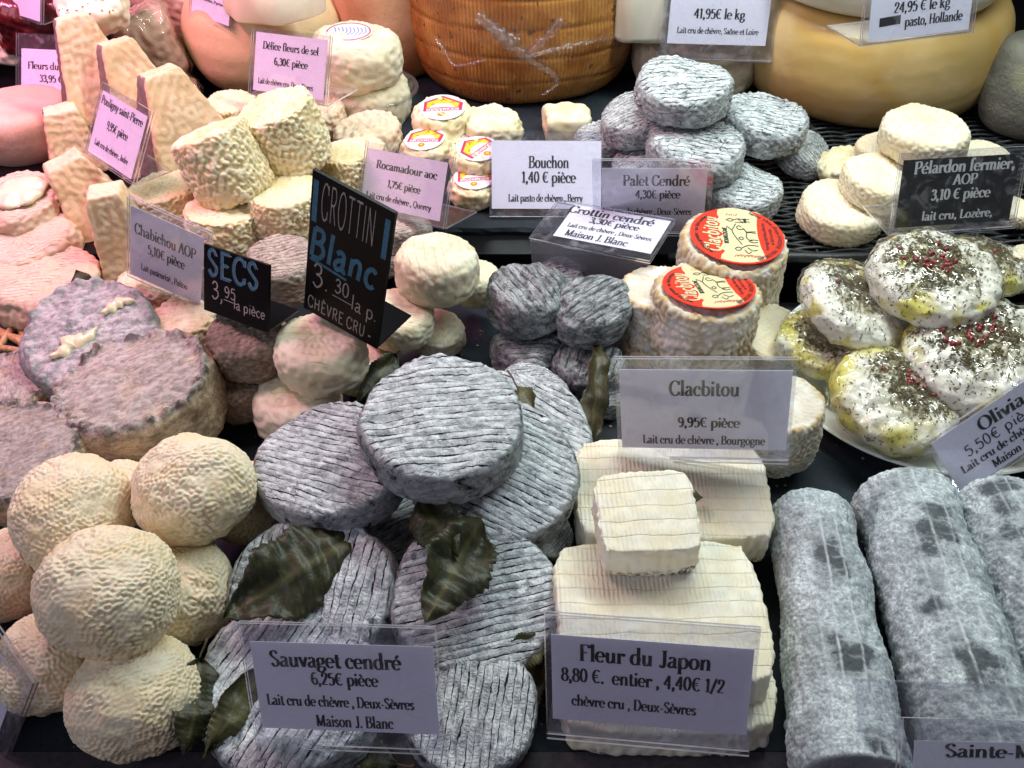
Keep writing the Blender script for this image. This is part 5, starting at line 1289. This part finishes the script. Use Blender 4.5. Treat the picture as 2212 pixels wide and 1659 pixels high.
for k in range(5):
    p, q = at(372, 70 + k * 16, TRAY + 4 - k * .5), at(400, 105 + k * 18, TRAY + 3 - k * .5)
    V, F = tube([p, (p + q) / 2 + [0, 0, .2], q], .32, 8); obj('cane', mkmesh('cane', V, F, M['wicker']), e)
# spice specks on the cream half
hc = [x for x in bpy.data.objects if x.name.startswith('herb_crusted_cheese')][0]; rs = random.Random(8); VV, FF = [], []
hv = [v_.co * 100 for v_ in hc.data.vertices if v_.normal.z > .9]
for k in range(90):
    p = np.array(rs.choice(hv)); a = rs.uniform(0, 6.28); l = rs.uniform(.1, .22); b = len(VV); t = np.array([math.cos(a), math.sin(a), 0]); s = np.array([-t[1], t[0], 0])
    VV += [p - t * l, p + s * l * .6, p + t * l, p - s * l * .6, p + [0, 0, .12]]; FF += [[b, b + 4, b + 3], [b, b + 1, b + 4], [b + 1, b + 2, b + 4], [b + 2, b + 3, b + 4]]
tag(obj('spice_specks', mkmesh('spice_specks', VV, FF, M['wicker'], smooth=False), hc), kind='stuff')

# ------------------------------------------------------------------ crumbs on the slate
rs = random.Random(12); VV, FF = [], []
for k in range(900):
    x, y = rs.uniform(-24, 36), rs.uniform(yf + .5, yb - 2); s_ = rs.choice((.03, .04, .05, .06, .11)); b = len(VV); z0 = .003 + s_ * .5
    for q in ((1, 0, 0), (-1, 0, 0), (0, 1, 0), (0, -1, 0), (0, 0, 1), (0, 0, -1)): VV.append([x + q[0] * s_ * rs.uniform(.6, 1.4), y + q[1] * s_ * rs.uniform(.6, 1.4), z0 + q[2] * s_ * .6])
    FF += [[b, b + 2, b + 4], [b + 2, b + 1, b + 4], [b + 1, b + 3, b + 4], [b + 3, b, b + 4], [b + 2, b, b + 5], [b + 1, b + 2, b + 5], [b + 3, b + 1, b + 5], [b, b + 3, b + 5]]
tag(obj('cheese_crumbs', mkmesh('cheese_crumbs', VV, FF, M['crust'], smooth=False)), 'pale cheese crumbs scattered over the black slate', 'crumbs', kind='stuff')

# ------------------------------------------------------------------ leaves
leaf('long dark leaf pointing down to the left from under the striped ash cheeses', (770, 1160, 5.6), (476, 1338, 5.2), 4.2, roll=8, curl=.25, mat='leaf', stem=0, seed=1, fold=-.15)
leaf('small olive leaf hanging under the topmost striped ash cheese, tip down', (905, 1078, 7.2), (992, 1205, 6.6), 2.5, roll=0, curl=.25, mat='leaf', stem=0, seed=2)
leaf('broad dark leaf lying across the tilted ash cheese, tip at the front sign', (1040, 1120, 6.6), (918, 1348, 5.9), 3.3, roll=-12, curl=.2, mat='leaf', stem=0, seed=3, fold=.1)
leaf('dark green leaf between the lowest cream ball and the ash cheese', (432, 1422, 3.6), (405, 1630, 2.6), 2.5, roll=-18, curl=.2, mat='leaf', stem=.9, seed=4)
leaf('narrow leaf with its tip down left of the front sign', (560, 1440, 3.8), (438, 1640, 2.2), 1.7, roll=-20, curl=.1, mat='leafolive', stem=0, seed=5)
leaf('tall brown green leaf standing up right of the striped ash cheeses', (1258, 985, 1.6), (1293, 705, 4.8), 1.9, roll=38, curl=.25, mat='leafbrown', stem=0, seed=6, fold=.7)
leaf('small green leaf with a stalk on the back of the topmost striped ash cheese', (1118, 838, 6.4), (1152, 886, 6.6), 1.3, roll=0, curl=.3, mat='leafolive', stem=1.1, seed=7)
leaf('olive leaf edge sticking out right of the front sign', (1090, 1440, 2.6), (1180, 1366, 3.4), 1.7, roll=10, curl=.3, mat='leafolive', stem=0, seed=8)
leaf('dark leaf at the bottom edge under the front sign', (860, 1652, .5), (640, 1632, .9), 2.6, roll=10, curl=.2, mat='leaf', stem=.8, seed=9)
leaf('dark leaf with a dry stalk below the foot of the tall chalk board', (855, 765, 3.4), (775, 870, 2.6), 1.9, roll=-20, curl=.2, mat='leaf', stem=1.0, seed=10)
leaf('curled dry leaf between the striped peach cheese and the lilac grey one', (190, 648, 3.0), (168, 585, 5.2), 1.9, roll=10, curl=.3, mat='leafbrown', stem=0, seed=11)
leaf('small brown leaf scrap at the edge of the front ivory square', (1212, 1318, 3.6), (1180, 1290, 3.4), 1.1, roll=10, curl=.3, mat='leafbrown', stem=.3, seed=12)
leaf('yellow green leaf scrap beside the small ivory half square', (1502, 1062, 5.0), (1498, 1092, 5.0), .8, roll=10, curl=.3, mat='leafolive', stem=0, seed=13)
leaf('dark leaf strip behind the right edge of the front sign', (1120, 1560, 1.0), (1165, 1400, 1.6), 1.5, roll=10, curl=.2, mat='leafbrown', stem=0, seed=14)

# ------------------------------------------------------------------ signs
TH = {'thick': .20}
sign([(514, 1344), (940, 1354), (961, 1629), (556, 1610)], 2.6, 'white price sign reading Sauvaget cendré 6,25€ in front of the striped ash cheeses',
 [('Sauvaget cendré', .46, .20, .70, .165), ('6,25€ pièce', .50, .41, .36, .135, TH), ('Lait cru de chèvre , Deux-Sèvres', .46, .67, .80, .115, TH), ('Maison J. Blanc', .53, .90, .42, .125)], inset=(.045, .15, .02, .155), w0=9.2, h0=6.6, foot=0)
sign([(1175, 1327), (1645, 1354), (1616, 1633), (1183, 1588)], 2.9, 'white price sign reading Fleur du Japon in front of the ivory squares',
 [('Fleur du Japon', .47, .20, .64, .175), ('8,80 €.  entier , 4,40€ 1/2', .46, .46, .80, .15), ('chèvre cru , Deux-Sèvres', .42, .76, .62, .12, TH)], inset=(.03, .16, .02, .16), w0=9.6, h0=6.6)
sign([(1326, 774), (1724, 772), (1702, 1002), (1337, 991)], 4.6, 'grey lit price sign reading Clacbitou in front of the beige cylinders',
 [('Clacbitou', .50, .24, .40, .17), ('9,95€ pièce', .53, .66, .36, .12, TH), ('Lait cru de chèvre , Bourgogne', .50, .89, .72, .105, TH)], inset=(.025, .11, .02, .13), w0=10.5, h0=7.4)
sign([(1998, 958), (2290, 757), (2365, 885), (2065, 1080)], 3.6, 'slanting price sign reading Olivia at the right edge',
 [('Olivia', .50, .22, .34, .20), ('5,50€ pièce', .45, .46, .56, .17, {'style': 'plain', 'thick': .10}), ('Lait cru de chèvre ,', .40, .68, .62, .125, TH), ('Maison J. Blanc', .52, .88, .46, .13)], inset=(.04, .07, .04, .04), w0=9.3, h0=5.6, foot=2.5)
sign([(1947, 331), (2222, 314), (2190, 493), (1921, 510)], 7.0, 'black price sign with white lettering reading Pélardon fermier',
 [('Pélardon fermier,', .53, .14, .84, .165, TH), ('AOP', .55, .34, .20, .14), ('3,10 € pièce', .53, .55, .50, .15, TH), ('lait cru, Lozère,', .53, .86, .60, .125)], inset=(.03, .09, .05, .10), card='paperblack', ink='inkwhite', w0=10, h0=7)
sign([(1880, -74), (2118, -100), (2105, 71), (1854, 100)], 16.0, 'price sign reading 24,95 € le kg pasto, Hollande in front of the white wheel',
 [('24,95 € le kg', .50, .58, .54, .14), ('pasto, Hollande', .63, .79, .56, .13, TH)], inset=(.06, .05, .04, .05), w0=10, h0=7.5)
stroke_obj('strike_out', [[(-3.6, 1.52), (-1.75, 1.6)]], LAST[0][1], .62, .02, M['ink'])
sign([(1441, -62), (1690, -54), (1666, 135), (1422, 128)], 9.0, 'price sign reading 41,95€ le kg Saône et Loire above the grey discs',
 [('41,95€ le kg', .50, .55, .50, .14), ('Lait cru de chèvre, Saône et Loire', .50, .80, .80, .085)], inset=(.06, .05, .07, .19), w0=10, h0=7.5)
sign([(1057, 283), (1302, 284), (1300, 470), (1058, 469)], TRAY + .2, 'price sign reading Bouchon 1,40 € on the small slate slab',
 [('Bouchon', .52, .33, .36, .16), ('1,40 € pièce', .52, .55, .48, .155), ('Lait pasto de chèvre , Berry', .49, .85, .66, .10, TH)], inset=(.02, .11, .01, .10), w0=10, h0=7.4, foot=3)
sign([(1279, 344), (1544, 345), (1530, 508), (1282, 507)], TRAY + 1.0, 'price sign reading Palet Cendré 4,30€ in front of the grey discs',
 [('Palet Cendré', .52, .20, .62, .15), ('4,30€ pièce', .54, .41, .42, .12, TH), ('Lait cru de chèvre , Deux-Sèvres', .44, .68, .84, .10, TH)], inset=(.08, .11, .05, .05), w0=10, h0=6.9, foot=3)
sign([(792, 305), (983, 337), (958, 496), (775, 450)], TRAY + 1.6, 'price sign reading Rocamadour aoc 1,75€ right of the tall chalk board',
 [('Rocamadour aoc', .52, .26, .74, .13), ('1,75€ pièce', .52, .56, .40, .12, TH), ('Lait cru de chèvre , Quercy', .47, .82, .80, .10, TH)], inset=(.02, .10, .06, .09), w0=8.6, h0=6.6, foot=3.2)
sign([(273, 426), (461, 500), (441, 672), (281, 591)], 5.4, 'price sign reading Chabichou AOP 5,10€ in front of the wrinkled cylinders',
 [('Chabichou AOP', .48, .30, .82, .14), ('5,10€ pièce', .50, .52, .50, .13), ('Lait pasteurisé , Poitou', .48, .82, .64, .09, TH)], inset=(.03, .10, .08, .03), w0=8.0, h0=7.2, foot=3.2)
sign([(224, 178), (331, 241), (290, 401), (184, 330)], 8.6, 'price sign reading Pouligny saint-Pierre 9,95€ before the pyramids',
 [('Pouligny saint-Pierre', .49, .14, .90, .12), ('9,95€ pièce', .50, .46, .46, .12, TH), ('Lait cru de chèvre , Indre', .48, .80, .74, .09, TH)], inset=(.03, .10, .08, .05), w0=7, h0=7, foot=3)
sign([(547, 56), (715, 78), (705, 229), (537, 205)], 9.6, 'price sign reading Délice fleurs de sel 6,30€ in front of the tan wheel',
 [('Délice fleurs de sel', .50, .22, .76, .12), ('6,30€ pièce', .52, .47, .46, .12, TH), ('Lait de chèvre cru, Deux-Sèvres', .46, .83, .76, .09, TH)], inset=(.05, .07, .04, .08), w0=8.6, h0=7, foot=3.6)
sign([(35, 73), (203, 76), (196, 256), (38, 240)], 4.0, 'price sign reading Fleurs du Maquis 33,95 € behind the pyramids at the left',
 [('Fleurs du Maquis', .52, .30, .82, .12), ('33,95 € kg', .52, .52, .48, .12), ('Lait cru de brebis,', .56, .83, .62, .08, TH)], inset=(.06, .19, .04, .10), w0=8.4, h0=7, foot=4.5)
sign([(415, -78), (506, -56), (500, 69), (409, 30)], 11.0, 'small pink lit price sign cut off by the top edge, above the tan wheel',
 [('Lait de brebis, Pyrénées', .48, .62, .84, .06, TH)], inset=(.04, .05, .06, .06), w0=5, h0=6, foot=3.2)
sign([(8, -60), (94, -52), (90, 62), (10, 20)], 10.0, 'small price sign cut off in the top left corner', [], inset=(.04, .05, .06, .06), w0=4.6, h0=6, foot=3)
sign([(1965, 1552), (2420, 1560), (2440, 1800), (1915, 1800)], 6.4, 'price sign reading Sainte cut off in the bottom right corner', [('Sainte-Maure', .46, .12, .62, .14)], inset=(.06, .20, .03, .05), w0=9.5, h0=6, foot=0)
# sign seen from the side at the bottom left
sign([(-150, 1130), (66, 1476), (16, 1662), (-230, 1330)], .3, 'clear price holder seen from the side at the bottom left edge', [], inset=(.04, .16, .10, .08), w0=9, h0=5.5, foot=4.5)
# the lying sign on its clear box
e, par = sign([(1206, 436), (1458, 474), (1404, 569), (1143, 514)], 6.6, 'price sign reading Crottin cendré lying back on a clear scuffed stand',
 [('Crottin cendré', .40, .18, .80, .24, {'mat': 'inkblue'}), ('3,30€ pièce', .46, .42, .48, .18, TH), ('Lait cru de chèvre , Deux-Sèvres', .48, .64, .80, .13), ('Maison J. Blanc', .42, .85, .56, .19, {'mat': 'inkblue'})] if False else
 [('Crottin cendré', .42, .16, .86, .20), ('3,30€ pièce', .50, .38, .50, .16, TH), ('Lait cru de chèvre , Deux-Sèvres', .50, .62, .84, .11), ('Maison J. Blanc', .42, .86, .62, .17)], inset=(.16, .03, .03, .18), w0=10, h0=5, foot=0, lean=(.1, -.35, .93))
p0, p1 = at(1146, 516, 6.4), at(1402, 572, 6.2)
V = [p0, p1, p1 + [-.3, .6, -4.6], p0 + [.2, .9, -4.0]]; n_ = unit(np.cross(V[1] - V[0], V[2] - V[0])) * .12
V2 = V + [q + n_ for q in V]
st = obj('clear_stand', mkmesh('clear_stand', V2, [[0, 1, 2, 3], [7, 6, 5, 4], [0, 4, 5, 1], [1, 5, 6, 2], [2, 6, 7, 3], [3, 7, 4, 0]], M['smudge'], smooth=False))
tag(st, 'scuffed clear panel holding up the lying Crottin sign', 'plastic stand')
# bare clear sheet at the lower right
q = [(1847, 1468, 7.2), (2330, 1490, 7.2), (2330, 1720, 3.0), (1862, 1700, 3.0)]; V = [at(*k) for k in q]; n_ = unit(np.cross(V[1] - V[0], V[2] - V[0])) * .15
tag(obj('clear_sheet', mkmesh('clear_sheet', V + [k + n_ for k in V], [[0, 1, 2, 3], [7, 6, 5, 4], [0, 4, 5, 1], [1, 5, 6, 2], [2, 6, 7, 3], [3, 7, 4, 0]], M['dish'], smooth=False)), 'bare clear plastic sheet standing over the ends of the ash logs', 'plastic sheet')
# price corrections on two cards
# chalk boards
PLN = lambda **k: dict({'style': 'plain', 'thick': .07, 'mat': 'chalkgrey'}, **k)
e, par = sign([(677, 364), (853, 463), (815, 752), (655, 667)], 7.6, 'tall black chalk board reading CROTTIN Blanc 3.30 la p. CHÈVRE CRU',
 [('CROTTIN', .47, .19, .66, .23, PLN(thick=.06)), ('Blanc', .46, .49, .86, .20, PLN(thick=.16, mat='chalkblue', slant=.1)), ('3.', .20, .71, .24, .17, PLN()), ('30', .48, .70, .20, .10, PLN(thick=.09)), ('la p.', .78, .76, .34, .10, PLN(thick=.09)), ('CHÈVRE CRU -', .48, .925, .84, .085, PLN(thick=.10))], w0=6.6, h0=10.5, board=True, foot=3.6)
x0, x1, y0, y1 = e['_fit']; w_, h_ = x1 - x0, y1 - y0
def bar(par, a, b, c, d, mat):
    out = ([], []); ribbon([(x0 + a * w_, y1 - b * h_), (x0 + c * w_, y1 - d * h_)], lambda t: .34, out, .013); obj('chalk_stroke', mkmesh('chalk_stroke', *out, M[mat], smooth=False), par)
bar(par, .055, .05, .055, .33, 'chalkblue'); bar(par, .93, .06, .93, .33, 'chalkblue'); 
out = ([], []); ribbon([(x0 + .04 * w_, y1 - .595 * h_), (x0 + .52 * w_, y1 - .615 * h_)], lambda t: .20, out, .014); obj('chalk_stroke', mkmesh('chalk_stroke', *out, M['chalkblue'], smooth=False), par)
out = ([], []); ribbon([(x0 + .36 * w_, y1 - .775 * h_), (x0 + .62 * w_, y1 - .775 * h_)], lambda t: .07, out, .014); obj('chalk_stroke', mkmesh('chalk_stroke', *out, M['chalkgrey'], smooth=False), par)
e, par = sign([(441, 528), (580, 573), (578, 719), (440, 668)], 7.4, 'small black chalk board reading SECS 3,95 la pièce',
 [('SECS', .46, .27, .78, .36, PLN(thick=.15, mat='chalkblue')), ('SECS', .48, .265, .78, .34, PLN(thick=.04)), ('3,', .22, .66, .20, .26, PLN()), ('95', .42, .62, .18, .16, PLN(thick=.09)), ('la pièce', .72, .76, .48, .14, PLN(thick=.10))], w0=5.6, h0=6, board=True, foot=2.6)
x0, x1, y0, y1 = e['_fit']; w_, h_ = x1 - x0, y1 - y0
out = ([], []); ribbon([(x0 + .32 * w_, y1 - .73 * h_), (x0 + .52 * w_, y1 - .74 * h_)], lambda t: .05, out, .014); obj('chalk_stroke', mkmesh('chalk_stroke', *out, M['chalkgrey'], smooth=False), par)
for o in bpy.data.objects:
    if '_fit' in o: del o['_fit']
